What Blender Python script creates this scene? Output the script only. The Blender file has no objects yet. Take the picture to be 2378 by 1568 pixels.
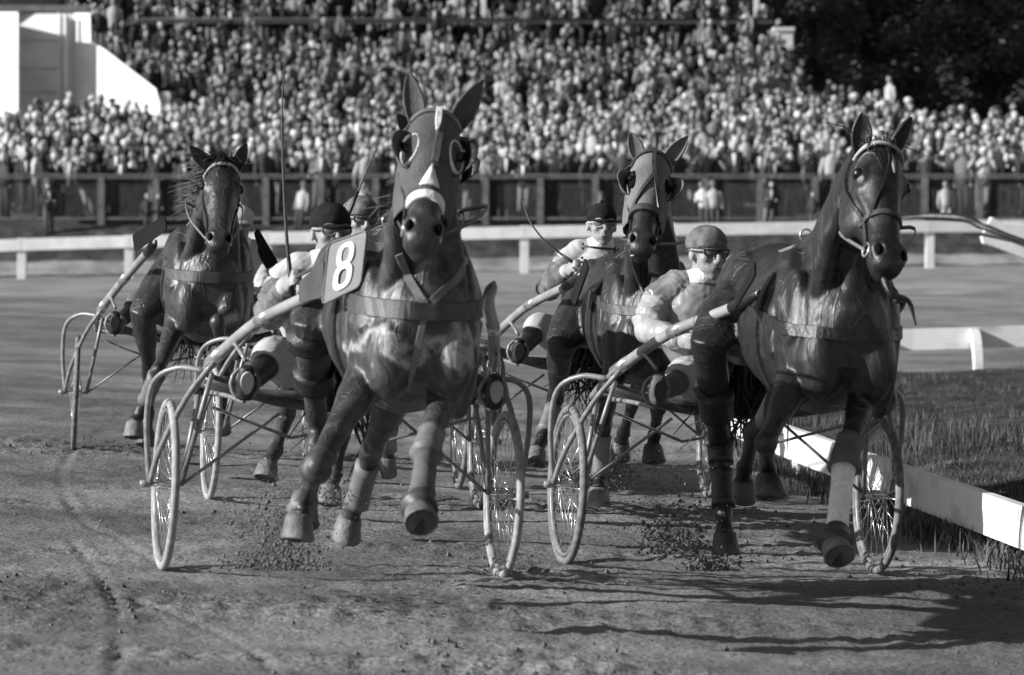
import bpy, bmesh, math, random
import numpy as np
from mathutils import Vector as V, Matrix
from mathutils.bvhtree import BVHTree

random.seed(8); rng = np.random.default_rng(8)
sc = bpy.context.scene
COL = sc.collection
rad, sin, cos, pi = math.radians, math.sin, math.cos, math.pi

# ------------------------------------------------------------------ camera, sky, sun, exposure
H = 1.45                       # camera height
F = 8917.0                     # focal length in units of a 2378-wide frame (135 mm on 36 mm)
HZ = 540.0                     # row of the horizon in that frame
cam_d = bpy.data.cameras.new('camera'); cam = bpy.data.objects.new('camera', cam_d); COL.objects.link(cam)
cam.location = (0, 0, H); cam.rotation_euler = (rad(90), 0, 0)
cam_d.lens = 135; cam_d.sensor_width = 36; cam_d.shift_y = (HZ - 784) / 2378
cam_d.clip_start = 0.5; cam_d.clip_end = 3000
cam_d.dof.use_dof = True; cam_d.dof.focus_distance = 18.6; cam_d.dof.aperture_fstop = 5.0
sc.camera = cam

SUN_EL, SUN_AZ = rad(22), rad(16)          # the sun stands left of the picture, a little on the camera's side
sun_dir = V((-cos(SUN_AZ) * cos(SUN_EL), -sin(SUN_AZ) * cos(SUN_EL), sin(SUN_EL)))
w = bpy.data.worlds.new('World'); sc.world = w; w.use_nodes = True
nt = w.node_tree; nt.nodes.clear()
sky = nt.nodes.new('ShaderNodeTexSky'); sky.sky_type = 'NISHITA'; sky.sun_disc = False
sky.sun_elevation = SUN_EL; sky.sun_rotation = math.atan2(sun_dir.x, sun_dir.y)
bw = nt.nodes.new('ShaderNodeRGBToBW'); bg = nt.nodes.new('ShaderNodeBackground'); out = nt.nodes.new('ShaderNodeOutputWorld')
bg.inputs['Strength'].default_value = 0.06
nt.links.new(sky.outputs[0], bw.inputs[0]); nt.links.new(bw.outputs[0], bg.inputs[0]); nt.links.new(bg.outputs[0], out.inputs[0])
sl = bpy.data.lights.new('sun', 'SUN'); sl.energy = 4.6; sl.angle = rad(0.5); sl.color = (1, 1, 1)
so = bpy.data.objects.new('sun', sl); COL.objects.link(so)
so.rotation_euler = (-sun_dir).to_track_quat('-Z', 'Y').to_euler()
so.location = (-20, -5, 15)
sc.view_settings.view_transform = 'Standard'; sc.view_settings.look = 'None'
sc.view_settings.exposure = 0.68; sc.view_settings.gamma = 1.0; sc.view_settings.use_curve_mapping = False

# ------------------------------------------------------------------ materials (the photograph is black and white)
def mat(name, a, b=None, scale=8.0, rough=0.6, bump=0.0, bscale=60.0, metal=0.0, spec=0.5, stretch=(1, 1, 1), detail=4.0, lo=0.35, hi=0.65, attr=None, coat=0.0):
    m = bpy.data.materials.new(name); m.use_nodes = True
    t = m.node_tree; p = t.nodes['Principled BSDF']
    p.inputs['Roughness'].default_value = rough; p.inputs['Metallic'].default_value = metal
    p.inputs['Specular IOR Level'].default_value = spec
    if coat: p.inputs['Coat Weight'].default_value = coat
    tc = t.nodes.new('ShaderNodeTexCoord'); mp = t.nodes.new('ShaderNodeMapping'); mp.inputs['Scale'].default_value = stretch
    t.links.new(tc.outputs['Object'], mp.inputs[0])
    if b is None: b = a
    n = t.nodes.new('ShaderNodeTexNoise'); n.inputs['Scale'].default_value = scale; n.inputs['Detail'].default_value = detail
    t.links.new(mp.outputs[0], n.inputs['Vector'])
    r = t.nodes.new('ShaderNodeValToRGB'); r.color_ramp.elements[0].position = lo; r.color_ramp.elements[1].position = hi
    r.color_ramp.elements[0].color = (a, a, a, 1); r.color_ramp.elements[1].color = (b, b, b, 1)
    t.links.new(n.outputs['Fac'], r.inputs[0])
    csrc = r.outputs[0]
    if attr:
        at = t.nodes.new('ShaderNodeAttribute'); at.attribute_name = attr
        mx = t.nodes.new('ShaderNodeMix'); mx.data_type = 'RGBA'; mx.blend_type = 'MULTIPLY'; mx.inputs[0].default_value = 1.0
        t.links.new(at.outputs['Color'], mx.inputs[6]); t.links.new(csrc, mx.inputs[7]); csrc = mx.outputs[2]
    t.links.new(csrc, p.inputs['Base Color'])
    if bump:
        n2 = t.nodes.new('ShaderNodeTexNoise'); n2.inputs['Scale'].default_value = bscale; n2.inputs['Detail'].default_value = 3
        t.links.new(mp.outputs[0], n2.inputs['Vector'])
        bp = t.nodes.new('ShaderNodeBump'); bp.inputs['Strength'].default_value = bump; bp.inputs['Distance'].default_value = 0.02
        t.links.new(n2.outputs['Fac'], bp.inputs['Height']); t.links.new(bp.outputs[0], p.inputs['Normal'])
    return m

M = {}
def coat(name, dark, light, legs, rough=0.40, sweat=0.0, lather=None):
    """bay coat: two-scale mottling, black lower legs, paler sweat-and-dust smears, hair relief"""
    m = mat(name, dark, light, scale=3.2, rough=rough, bump=0.06, bscale=140, stretch=(1, 1, 0.35), detail=6, lo=0.3, hi=0.72)
    t = m.node_tree; p = t.nodes['Principled BSDF']; ramp = p.inputs['Base Color'].links[0].from_socket
    tc = t.nodes.new('ShaderNodeTexCoord'); sp = t.nodes.new('ShaderNodeSeparateXYZ'); t.links.new(tc.outputs['Object'], sp.inputs[0])
    mr = t.nodes.new('ShaderNodeMapRange'); mr.inputs[1].default_value = 0.55; mr.inputs[2].default_value = 0.85; t.links.new(sp.outputs[2], mr.inputs[0])
    mx = t.nodes.new('ShaderNodeMix'); mx.data_type = 'RGBA'; mx.inputs[6].default_value = (legs, legs, legs, 1)
    t.links.new(mr.outputs[0], mx.inputs[0]); t.links.new(ramp, mx.inputs[7])
    n = t.nodes.new('ShaderNodeTexNoise'); n.inputs['Scale'].default_value = 7; n.inputs['Detail'].default_value = 8; n.inputs['Distortion'].default_value = 1.2
    t.links.new(tc.outputs['Object'], n.inputs['Vector'])
    r = t.nodes.new('ShaderNodeValToRGB'); r.color_ramp.elements[0].position = 0.5; r.color_ramp.elements[1].position = 0.8
    r.color_ramp.elements[0].color = (0, 0, 0, 1); r.color_ramp.elements[1].color = (sweat, sweat, sweat, 1); t.links.new(n.outputs['Fac'], r.inputs[0])
    ad = t.nodes.new('ShaderNodeMix'); ad.data_type = 'RGBA'; ad.blend_type = 'ADD'; ad.inputs[0].default_value = 1
    t.links.new(mx.outputs[2], ad.inputs[6]); t.links.new(r.outputs[0], ad.inputs[7]); t.links.new(ad.outputs[2], p.inputs['Base Color'])
    if lather:                                               # dried foam below the breast strap
        z0, z1, y0 = lather; n3 = t.nodes.new('ShaderNodeTexNoise'); n3.inputs['Scale'].default_value = 6; n3.inputs['Detail'].default_value = 9; n3.inputs['Roughness'].default_value = .62; t.links.new(tc.outputs['Object'], n3.inputs['Vector'])
        za = t.nodes.new('ShaderNodeMath'); za.operation = 'MULTIPLY_ADD'; za.inputs[1].default_value = .55; t.links.new(n3.outputs[0], za.inputs[0]); t.links.new(sp.outputs[2], za.inputs[2])
        r3 = t.nodes.new('ShaderNodeValToRGB'); cr3 = r3.color_ramp; m3 = t.nodes.new('ShaderNodeMapRange'); m3.inputs[1].default_value = z0 - .2; m3.inputs[2].default_value = z1 + .2; t.links.new(za.outputs[0], m3.inputs[0])
        cr3.elements[0].position = .40; cr3.elements[0].color = (0, 0, 0, 1); cr3.elements[1].position = .46; cr3.elements[1].color = (1, 1, 1, 1); e_ = cr3.elements.new(.54); e_.color = (0, 0, 0, 1); t.links.new(m3.outputs[0], r3.inputs[0])
        yf = t.nodes.new('ShaderNodeMapRange'); yf.inputs[1].default_value = y0 + .12; yf.inputs[2].default_value = y0; t.links.new(sp.outputs[1], yf.inputs[0])
        pr = t.nodes.new('ShaderNodeMath'); pr.operation = 'MULTIPLY'; t.links.new(r3.outputs[0], pr.inputs[0]); t.links.new(yf.outputs[0], pr.inputs[1])
        lm = t.nodes.new('ShaderNodeMix'); lm.data_type = 'RGBA'; lm.inputs[7].default_value = (.34, .34, .34, 1); t.links.new(pr.outputs[0], lm.inputs[0]); t.links.new(ad.outputs[2], lm.inputs[6]); t.links.new(lm.outputs[2], p.inputs['Base Color'])
    mp2 = t.nodes.new('ShaderNodeMapping'); mp2.inputs['Scale'].default_value = (1, 1, .22); t.links.new(tc.outputs['Object'], mp2.inputs[0])
    ns = t.nodes.new('ShaderNodeTexNoise'); ns.inputs['Scale'].default_value = 34; ns.inputs['Detail'].default_value = 10; ns.inputs['Roughness'].default_value = .68; ns.inputs['Distortion'].default_value = 1.0; t.links.new(mp2.outputs[0], ns.inputs['Vector'])
    rs_ = t.nodes.new('ShaderNodeMapRange'); rs_.inputs[1].default_value = .32; rs_.inputs[2].default_value = .68; rs_.inputs[3].default_value = .78; rs_.inputs[4].default_value = 1.2; t.links.new(ns.outputs[0], rs_.inputs[0])
    bpn = p.inputs['Normal'].links[0].from_node; b2_ = t.nodes.new('ShaderNodeBump'); b2_.inputs['Strength'].default_value = .36; b2_.inputs['Distance'].default_value = .012; t.links.new(ns.outputs[0], b2_.inputs['Height']); t.links.new(bpn.outputs[0], b2_.inputs['Normal']); t.links.new(b2_.outputs[0], p.inputs['Normal'])
    nvn = t.nodes.new('ShaderNodeTexNoise'); nvn.inputs['Scale'].default_value = 7.5; nvn.inputs['Detail'].default_value = 2; nvn.inputs['Distortion'].default_value = .8; t.links.new(mp2.outputs[0], nvn.inputs['Vector'])
    sb_ = t.nodes.new('ShaderNodeMath'); sb_.operation = 'SUBTRACT'; sb_.inputs[1].default_value = .5; t.links.new(nvn.outputs[0], sb_.inputs[0]); ab_ = t.nodes.new('ShaderNodeMath'); ab_.operation = 'ABSOLUTE'; t.links.new(sb_.outputs[0], ab_.inputs[0])
    vr_ = t.nodes.new('ShaderNodeMapRange'); vr_.interpolation_type = 'SMOOTHSTEP'; vr_.inputs[1].default_value = 0; vr_.inputs[2].default_value = .035; vr_.inputs[3].default_value = 1; vr_.inputs[4].default_value = 0; t.links.new(ab_.outputs[0], vr_.inputs[0])
    b3_ = t.nodes.new('ShaderNodeBump'); b3_.inputs['Strength'].default_value = .34; b3_.inputs['Distance'].default_value = .008; t.links.new(vr_.outputs[0], b3_.inputs['Height']); t.links.new(b2_.outputs[0], b3_.inputs['Normal']); t.links.new(b3_.outputs[0], p.inputs['Normal'])
    fin = p.inputs['Base Color'].links[0].from_socket; vm = t.nodes.new('ShaderNodeVectorMath'); vm.operation = 'SCALE'; t.links.new(fin, vm.inputs[0]); t.links.new(rs_.outputs[0], vm.inputs['Scale']); t.links.new(vm.outputs[0], p.inputs['Base Color'])
    rr = t.nodes.new('ShaderNodeMapRange'); rr.inputs[1].default_value = 0.3; rr.inputs[2].default_value = 0.7; rr.inputs[3].default_value = rough; rr.inputs[4].default_value = rough + 0.1
    t.links.new(n.outputs['Fac'], rr.inputs[0]); t.links.new(rr.outputs[0], p.inputs['Roughness'])
    return m
M['coat8'] = coat('coat_sweaty', 0.026, 0.042, 0.03, sweat=0.09, rough=.34, lather=(1.17, 1.47, -.55))
M['coat_r'] = coat('coat_dark_bay', 0.010, 0.020, 0.006, sweat=0.035, rough=0.33)
M['coat_m'] = coat('coat_bay', 0.018, 0.03, 0.010, sweat=0.035, rough=.35)
M['coat_l'] = coat('coat_brown', 0.022, 0.038, 0.014, sweat=0.03, rough=0.33)
M['coat_5'] = coat('coat_black', 0.018, 0.03, 0.03, sweat=0.02)
M['hair'] = mat('horse_hair', 0.012, 0.03, scale=40, rough=0.5)
M['black'] = mat('black_leather', 0.010, 0.018, scale=20, rough=0.45, bump=0.2)
M['capcloth'] = mat('black_felt', 0.010, 0.018, scale=30, rough=0.95, spec=0.15, bump=0.3, bscale=40)
M['leather'] = mat('worn_leather', 0.04, 0.06, scale=30, rough=0.5, bump=0.05, bscale=90)
M['leather_l'] = mat('pale_leather', 0.12, 0.17, scale=25, rough=0.55, bump=0.05)
M['bandage'] = mat('white_bandage', 0.66, 0.8, scale=40, rough=0.9, bump=0.3, bscale=60)
M['white'] = mat('white_cloth', 0.37, 0.46, scale=9, rough=0.8, bump=0.15, bscale=25)
M['silk'] = mat('satin', 0.14, 0.28, scale=8, rough=0.32, bump=0.12, bscale=24, stretch=(1, 1, .4), detail=2, lo=.4, hi=.6)
M['satin_l'] = mat('pale_satin', 0.3, 0.42, scale=10, rough=0.35, bump=0.1, bscale=30, stretch=(1, 1, .4), detail=2)
M['greycloth'] = mat('grey_cloth', 0.06, 0.17, scale=18, rough=0.75, bump=0.5, bscale=18)
M['darkcloth'] = mat('dark_cloth', 0.07, 0.11, scale=12, rough=0.75, bump=0.4, bscale=18)
M['trouser'] = mat('white_trousers', 0.36, 0.46, scale=7, rough=0.75, bump=0.4, bscale=12)
M['hood8'] = mat('grey_hood', 0.06, 0.09, scale=14, rough=0.85, bump=0.25, bscale=80)
M['hood_m'] = mat('pale_hood', 0.12, 0.165, scale=16, rough=0.9, bump=0.2, bscale=90)
M['skin'] = mat('skin', 0.22, 0.31, scale=30, rough=0.55, bump=0.15, bscale=120)
M['wood'] = mat('varnished_wood', 0.22, 0.34, scale=9, rough=0.35, stretch=(1, 1, 1), bump=0.08)
M['tube'] = mat('grey_steel_tube', 0.15, 0.26, scale=25, rough=0.35, spec=0.6)
M['tube_d'] = mat('dark_steel_tube', 0.04, 0.08, scale=25, rough=0.4)
M['tyre_l'] = mat('pale_dusty_tyre', 0.22, 0.36, scale=30, rough=0.8)
M['tyre_m'] = mat('grey_dusty_tyre', 0.09, 0.2, scale=30, rough=0.8)
M['steel'] = mat('bright_steel', 0.6, 0.75, scale=30, rough=0.25, metal=0.8)
M['plate'] = mat('number_plate', 0.13, 0.16, scale=10, rough=0.55)
M['plate_b'] = mat('black_plate', 0.008, 0.013, scale=10, rough=0.8, spec=0.15)
M['plate_shade'] = mat('shaded_number_cloth', 0.04, 0.06, scale=10, rough=0.8)  # base colour darkened to stand in for shadow on the rear number cloth
M['paint'] = mat('white_paint', 0.42, 0.72, scale=2.2, rough=0.6, bump=0.2, bscale=30, detail=10, lo=.3, hi=.5, stretch=(1, 1, 2.5))
M['paint_g'] = mat('weathered_paint', 0.6, 0.76, scale=2.5, rough=0.7, bump=0.15, bscale=25, detail=8)
M['wall'] = mat('whitewash', 0.6, 0.75, scale=1.2, rough=0.8, bump=0.05, detail=8)
M['fence'] = mat('tarred_wire', 0.05, 0.08, scale=5, rough=0.8, bump=0.2)
M['fencepost'] = mat('weathered_post', 0.10, 0.17, scale=6, rough=0.8, bump=0.2)
M['concrete'] = mat('concrete', 0.12, 0.2, scale=2, rough=0.9, bump=0.2)
M['dark'] = mat('dark_shade_cloth', 0.02, 0.03, rough=0.9)
M['eye'] = mat('eye', 0.006, 0.008, rough=0.08)
M['nostril'] = mat('nostril', 0.005, 0.008, rough=0.95, spec=0.05)  # near-black base puts the shade of hollows into the colour
M['hoof'] = mat('dusty_hoof', 0.09, 0.19, scale=14, rough=0.6, bump=0.3)
M['hoof_d'] = mat('dark_hoof', 0.03, 0.07, scale=14, rough=0.5, bump=0.3)
M['lens'] = mat('goggle_lens', 0.12, 0.16, rough=0.12, spec=0.7)
M['crowd'] = mat('crowd_cloth', 0.85, 1.0, scale=6, rough=0.8, attr='Col')
M['leaf'] = mat('conifer_needles', 0.04, 0.12, scale=0.7, rough=0.8, spec=0.1)
M['bark'] = mat('bark', 0.04, 0.08, scale=6, rough=0.9, bump=0.4)
M['grass'] = mat('grass', 0.022, 0.15, scale=4.5, rough=0.8, spec=0.2, detail=6)
M['turf'] = mat('turf_soil', 0.03, 0.075, scale=3, rough=0.95, bump=0.5, bscale=30, detail=7, spec=0.1)
M['clod'] = mat('dirt_clod', 0.07, 0.16, scale=9, rough=0.95, spec=0.1)

# ------------------------------------------------------------------ geometry helpers
def sstep(a, b, x):
    t = np.clip((x - a) / (b - a), 0, 1); return t * t * (3 - 2 * t)
def g(x, y):
    """ground height: the bend is banked, lower towards the inside (picture right), and rises to the outer rail"""
    far = sstep(30.0, 90.0, y)
    bank = -0.045 * np.clip(x, -9, 3.0)
    v = bank * (1 - far) + far * (0.46 + 0.012 * np.clip(x, -40, 40))
    b2 = sstep(99.0, 101.2, y)
    return v * (1 - b2) + b2 * 1.62
def gz(x, y): return float(g(np.float64(x), np.float64(y)))
def PX(px, py, y):
    return V(((px - 1189) / F * y, y, H - (py - HZ) / F * y))
def GP(px, py):
    y = 20.0
    for _ in range(60):
        p = PX(px, py, y); z = gz(p.x, y); yn = (H - z) * F / (py - HZ); y = .5 * y + .5 * yn
    return PX(px, py, y)
CAM = V((0, 0, H))

class MB:
    def __init__(s): s.v = []; s.f = []
    def loft(s, rings, cap=True, loop=False):
        b = len(s.v); n = len(rings[0]); k = len(rings)
        for r in rings: s.v.extend(r)
        for i in range(k if loop else k - 1):
            j = (i + 1) % k
            for q in range(n):
                q2 = (q + 1) % n
                s.f.append((b + i * n + q, b + i * n + q2, b + j * n + q2, b + j * n + q))
        if cap and not loop:
            s.f.append(tuple(b + q for q in reversed(range(n)))); s.f.append(tuple(b + (k - 1) * n + q for q in range(n)))
        return s
    def tube(s, pts, r, n=8, ref=None, loop=False, cap=True):
        pts = [V(p) for p in pts]; k = len(pts)
        if not hasattr(r, '__len__'): r = [r] * k
        rings = []; prev = None
        for i, p in enumerate(pts):
            if loop: t = pts[(i + 1) % k] - pts[i - 1]
            else: t = pts[min(i + 1, k - 1)] - pts[max(i - 1, 0)]
            t = t.normalized() if t.length > 1e-9 else V((0, 0, 1))
            if ref is not None: a = V(ref)
            elif prev is not None: a = prev
            else: a = V((1, 0, 0)) if abs(t.x) < .8 else V((0, 1, 0))
            a = (a - t * a.dot(t)); a = a.normalized() if a.length > 1e-6 else t.orthogonal().normalized(); prev = a
            bb = t.cross(a)
            ra, rb = r[i] if hasattr(r[i], '__len__') else (r[i], r[i])
            rings.append([p + a * (ra * cos(2 * pi * q / n)) + bb * (rb * sin(2 * pi * q / n)) for q in range(n)])
        return s.loft(rings, cap=cap, loop=loop)
    def ell(s, c, ax, ay, az, n=12, m=8):
        c = V(c); ax = V(ax); ay = V(ay); az = V(az); b = len(s.v)
        s.v.append(c + az)
        for i in range(1, m):
            th = pi * i / m
            for q in range(n):
                ph = 2 * pi * q / n
                s.v.append(c + az * cos(th) + ax * (sin(th) * cos(ph)) + ay * (sin(th) * sin(ph)))
        s.v.append(c - az); e = len(s.v) - 1
        for q in range(n):
            q2 = (q + 1) % n
            s.f.append((b, b + 1 + q, b + 1 + q2)); s.f.append((e, e - n + q2, e - n + q))
            for i in range(m - 2):
                o = b + 1 + i * n
                s.f.append((o + q, o + n + q, o + n + q2, o + q2))
        return s
    def box(s, c, hx, hy, hz):
        c, hx, hy, hz = V(c), V(hx), V(hy), V(hz); b = len(s.v)
        for k in (-1, 1):
            for j in (-1, 1):
                for i in (-1, 1): s.v.append(c + hx * i + hy * j + hz * k)
        for q in ((0, 2, 3, 1), (4, 5, 7, 6), (0, 1, 5, 4), (2, 6, 7, 3), (0, 4, 6, 2), (1, 3, 7, 5)): s.f.append(tuple(b + i for i in q))
        return s
    def prism(s, poly, d):
        """poly: points of a planar outline, d: extrusion vector"""
        b = len(s.v); n = len(poly); d = V(d)
        s.v.extend(V(p) for p in poly); s.v.extend(V(p) + d for p in poly)
        s.f.append(tuple(range(b, b + n))); s.f.append(tuple(reversed(range(b + n, b + 2 * n))))
        for i in range(n):
            j = (i + 1) % n; s.f.append((b + i, b + n + i, b + n + j, b + j))
        return s

def fixn(me):
    bm = bmesh.new(); bm.from_mesh(me); bmesh.ops.recalc_face_normals(bm, faces=bm.faces); bm.to_mesh(me); bm.free()
def mesh_of(mb, L=V((0, 0, 0)), smooth=True):
    me = bpy.data.meshes.new('m'); me.from_pydata([tuple(p - L) for p in mb.v], [], mb.f); me.validate(); fixn(me)
    me.polygons.foreach_set('use_smooth', [smooth] * len(me.polygons)); me.update(); return me
def base_of(parent):
    while parent.parent: parent = parent.parent
    return parent.location.copy()
def link(name, me, m, parent=None):
    me.name = name; o = bpy.data.objects.new(name, me); COL.objects.link(o)
    if m is not None: me.materials.append(M[m] if isinstance(m, str) else m)
    if parent is not None: o.parent = parent
    return o
def part(name, mb, m, parent, smooth=True, kind=None, bevel=0.0):
    o = link(name, mesh_of(mb, base_of(parent), smooth), m, parent)
    if bevel:
        b = o.modifiers.new('bevel', 'BEVEL'); b.width = bevel; b.segments = 2; b.limit_method = 'ANGLE'
    if kind: o['kind'] = kind
    return o
def thing(name, loc, label, cat, group=None):
    o = bpy.data.objects.new(name, None); COL.objects.link(o); o.location = loc; o.empty_display_size = .2
    return tag(o, label, cat, group)
def tag(o, label=None, cat=None, group=None, kind=None):
    if label: o['label'] = label
    if cat: o['category'] = cat
    if group: o['group'] = group
    if kind: o['kind'] = kind
    return o
def remesh(mb, L, vox, it=6, fac=.5):
    """one continuous skin grown over overlapping closed volumes"""
    me = mesh_of(mb, L); o = bpy.data.objects.new('tmp', me); COL.objects.link(o)
    md = o.modifiers.new('r', 'REMESH'); md.mode = 'VOXEL'; md.voxel_size = vox; md.use_smooth_shade = True
    ms = o.modifiers.new('s', 'SMOOTH'); ms.iterations = it; ms.factor = fac
    dg = bpy.context.evaluated_depsgraph_get(); dg.update()
    ev = o.evaluated_get(dg); res = bpy.data.meshes.new_from_object(ev)
    bpy.data.objects.remove(o); bpy.data.meshes.remove(me)
    res.polygons.foreach_set('use_smooth', [True] * len(res.polygons)); res.materials.clear()
    return res
def bvh_of(me, L):
    return BVHTree.FromPolygons([v.co + L for v in me.vertices], [tuple(p.vertices) for p in me.polygons])
def ribbon(mb, pts, nrm, wd, th=.005):
    k = len(pts); rings = []
    for i in range(k):
        t = (pts[min(i + 1, k - 1)] - pts[max(i - 1, 0)]).normalized(); n = nrm[i]; s_ = n.cross(t)
        s_ = s_.normalized() if s_.length > 1e-6 else V((0, 0, 1)); n = t.cross(s_).normalized()
        if n.dot(nrm[i]) < 0: n = -n
        ww = (wd[i] if hasattr(wd, '__len__') else wd) / 2; p = pts[i]
        rings.append([p - s_ * ww - n * th, p + s_ * ww - n * th, p + s_ * ww * .9 + n * th, p - s_ * ww * .9 + n * th])
    mb.loft(rings)
def cr(pts, n):
    """Catmull-Rom through pts, n steps per span"""
    pts = [V(p) for p in pts]; P = [pts[0] * 2 - pts[1]] + pts + [pts[-1] * 2 - pts[-2]]; o = []
    for i in range(1, len(P) - 2):
        a, b, c, d = P[i - 1], P[i], P[i + 1], P[i + 2]
        for k in range(n):
            t = k / n; o.append(.5 * ((2 * b) + (c - a) * t + (2 * a - 5 * b + 4 * c - d) * t * t + (3 * b - a - 3 * c + d) * t ** 3))
    o.append(pts[-1]); return o
def strap(mb, bvh, guides, wd, n=5, off=.004, th=.004):
    """guides: (outside point, towards point); the strap lies on the body surface"""
    A = cr([a for a, b in guides], n); B = cr([b for a, b in guides], n); ps = []; ns = []
    for a, b in zip(A, B):
        d = (b - a).normalized(); h = bvh.ray_cast(a, d, (b - a).length)
        if h[0] is None: ps.append(None); ns.append(-d)
        else:
            nn = h[1] if h[1].dot(-d) > 0 else -h[1]
            ps.append(h[0] + nn * off); ns.append((nn - d).normalized())
    idx = [i for i, p in enumerate(ps) if p is not None]
    if len(idx) < 2: return
    ps = [ps[i] for i in idx]; ns = [ns[i] for i in idx]
    for _ in range(2):
        ps = [ps[0]] + [(ps[i - 1] + ps[i] * 2 + ps[i + 1]) / 4 for i in range(1, len(ps) - 1)] + [ps[-1]]
    ribbon(mb, ps, ns, wd, th)
def pstrap(mb, bvh, pix, wd, n=6, off=.005, far=40.0, th=.004):
    strap(mb, bvh, [(CAM + (PX(x, y, 10.0) - CAM), PX(x, y, far)) for x, y in pix], wd, n, off, th)

# ------------------------------------------------------------------ the ground
LAT = rng.random((256, 256))
def vnoise(x, y):
    xi = np.floor(x).astype(int); yi = np.floor(y).astype(int); fx = x - xi; fy = y - yi
    fx = fx * fx * (3 - 2 * fx); fy = fy * fy * (3 - 2 * fy)
    a = LAT[xi % 256, yi % 256]; b = LAT[(xi + 1) % 256, yi % 256]; c = LAT[xi % 256, (yi + 1) % 256]; d = LAT[(xi + 1) % 256, (yi + 1) % 256]
    return (a * (1 - fx) + b * fx) * (1 - fy) + (c * (1 - fx) + d * fx) * fy - .5
def seg_dist(X, Y, pts):
    best = np.full(X.shape, 1e9)
    for (ax, ay), (bx, by) in zip(pts[:-1], pts[1:]):
        dx, dy = bx - ax, by - ay; t = np.clip(((X - ax) * dx + (Y - ay) * dy) / (dx * dx + dy * dy + 1e-9), 0, 1)
        best = np.minimum(best, np.hypot(X - ax - t * dx, Y - ay - t * dy))
    return best
def gpath(pix): return [(q.x, q.y) for q in cr([GP(x, y) for x, y in pix], 6)]
TRACKS = [gpath([(172, 1046), (142, 1095), (156, 1162), (205, 1222), (270, 1246), (330, 1290), (372, 1312)]),
          gpath([(164, 1253), (222, 1327), (267, 1413), (275, 1491), (266, 1566), (255, 1640)]), gpath([(0, 920), (120, 905), (250, 890), (330, 878)]), gpath([(640, 1568), (560, 1500), (430, 1440), (300, 1400)])]
INNER = [(2.75, 13.2), (2.36, 17.7), (1.72, 24.8), (1.5, 29), (1.9, 34), (2.6, 39.0), (3.5, 41.3), (5.0, 41.6), (7.4, 41.6), (10.5, 41.5)]
inner = [V((x, y, 0)) for x, y in INNER]; inner_s = cr(inner, 8)

def relief(X, Y):
    near = 1 - sstep(26.0, 45.0, Y)
    z = .014 * vnoise(X * 1.3, Y * 1.1) + .010 * vnoise(X * 4.1 + 9, Y * 3.1) + .010 * vnoise(X * 11 + 3, Y * 8)
    churn = np.clip(vnoise(X * .9 + 40, Y * .55 + 7) + .12, 0, 1)          # patches of clods thrown up by the hooves
    z += churn * (.07 * np.abs(vnoise(X * 17, Y * 15)) + .06 * np.abs(vnoise(X * 33, Y * 30))) + .012 * np.abs(vnoise(X * 37 + 8, Y * 33))
    row = np.clip(vnoise(X * .35 + 11, Y * 1.9 + 3) - .12, 0, 1)           # harrow ridges across the track
    z += row * .20 * np.abs(vnoise(X * 9 + 5, Y * 22))
    for pts in TRACKS:
        d = seg_dist(X, Y, pts)
        k = 1 - sstep(.012, .030, d); z = z * (1 - k * .7) - .0035 * k + .004 * np.exp(-((d - .042) / .014) ** 2)
    return z * near
def sheet(name, xs, ys, zf, m):
    X, Y = np.meshgrid(xs, ys); Z = zf(X, Y); n, k = X.shape
    me = bpy.data.meshes.new(name); co = np.stack([X, Y, Z], -1).reshape(-1, 3)
    i = np.arange((n - 1) * (k - 1)); a = (i // (k - 1)) * k + i % (k - 1); q = np.stack([a, a + 1, a + k + 1, a + k], 1)
    me.vertices.add(len(co)); me.vertices.foreach_set('co', co.ravel()); me.loops.add(q.size); me.loops.foreach_set('vertex_index', q.ravel())
    me.polygons.add(len(q)); me.polygons.foreach_set('loop_start', np.arange(len(q)) * 4); me.polygons.foreach_set('use_smooth', [True] * len(q))
    me.update(); me.validate(); return link(name, me, m)
m_track = mat('raked_dirt', 0.18, 0.255, scale=1.6, rough=0.95, bump=0.6, bscale=70, detail=9, spec=0.15, stretch=(.55, 1, 1), lo=.3, hi=.7)
t = m_track.node_tree; p = t.nodes['Principled BSDF']; src = p.inputs['Base Color'].links[0].from_socket
tc = t.nodes.new('ShaderNodeTexCoord'); n1 = t.nodes.new('ShaderNodeTexNoise'); n1.inputs['Scale'].default_value = 55; n1.inputs['Detail'].default_value = 6
t.links.new(tc.outputs['Object'], n1.inputs['Vector'])
r1 = t.nodes.new('ShaderNodeValToRGB'); r1.color_ramp.elements[0].position = .36; r1.color_ramp.elements[1].position = .62
r1.color_ramp.elements[0].color = (.66, .66, .66, 1); r1.color_ramp.elements[1].color = (1.2, 1.2, 1.2, 1); t.links.new(n1.outputs[0], r1.inputs[0])
mm = t.nodes.new('ShaderNodeMix'); mm.data_type = 'RGBA'; mm.blend_type = 'MULTIPLY'; mm.inputs[0].default_value = 1
mpf = t.nodes.new('ShaderNodeMapping'); mpf.inputs['Scale'].default_value = (.045, .5, 1); t.links.new(tc.outputs['Object'], mpf.inputs[0])
nf = t.nodes.new('ShaderNodeTexNoise'); nf.inputs['Scale'].default_value = 1.6; nf.inputs['Detail'].default_value = 6; t.links.new(mpf.outputs[0], nf.inputs['Vector'])
rf = t.nodes.new('ShaderNodeMapRange'); rf.inputs[1].default_value = .36; rf.inputs[2].default_value = .64; rf.inputs[3].default_value = .8; rf.inputs[4].default_value = 1.15; t.links.new(nf.outputs[0], rf.inputs[0])
vf = t.nodes.new('ShaderNodeVectorMath'); vf.operation = 'SCALE'; t.links.new(src, vf.inputs[0]); t.links.new(rf.outputs[0], vf.inputs['Scale'])
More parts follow.
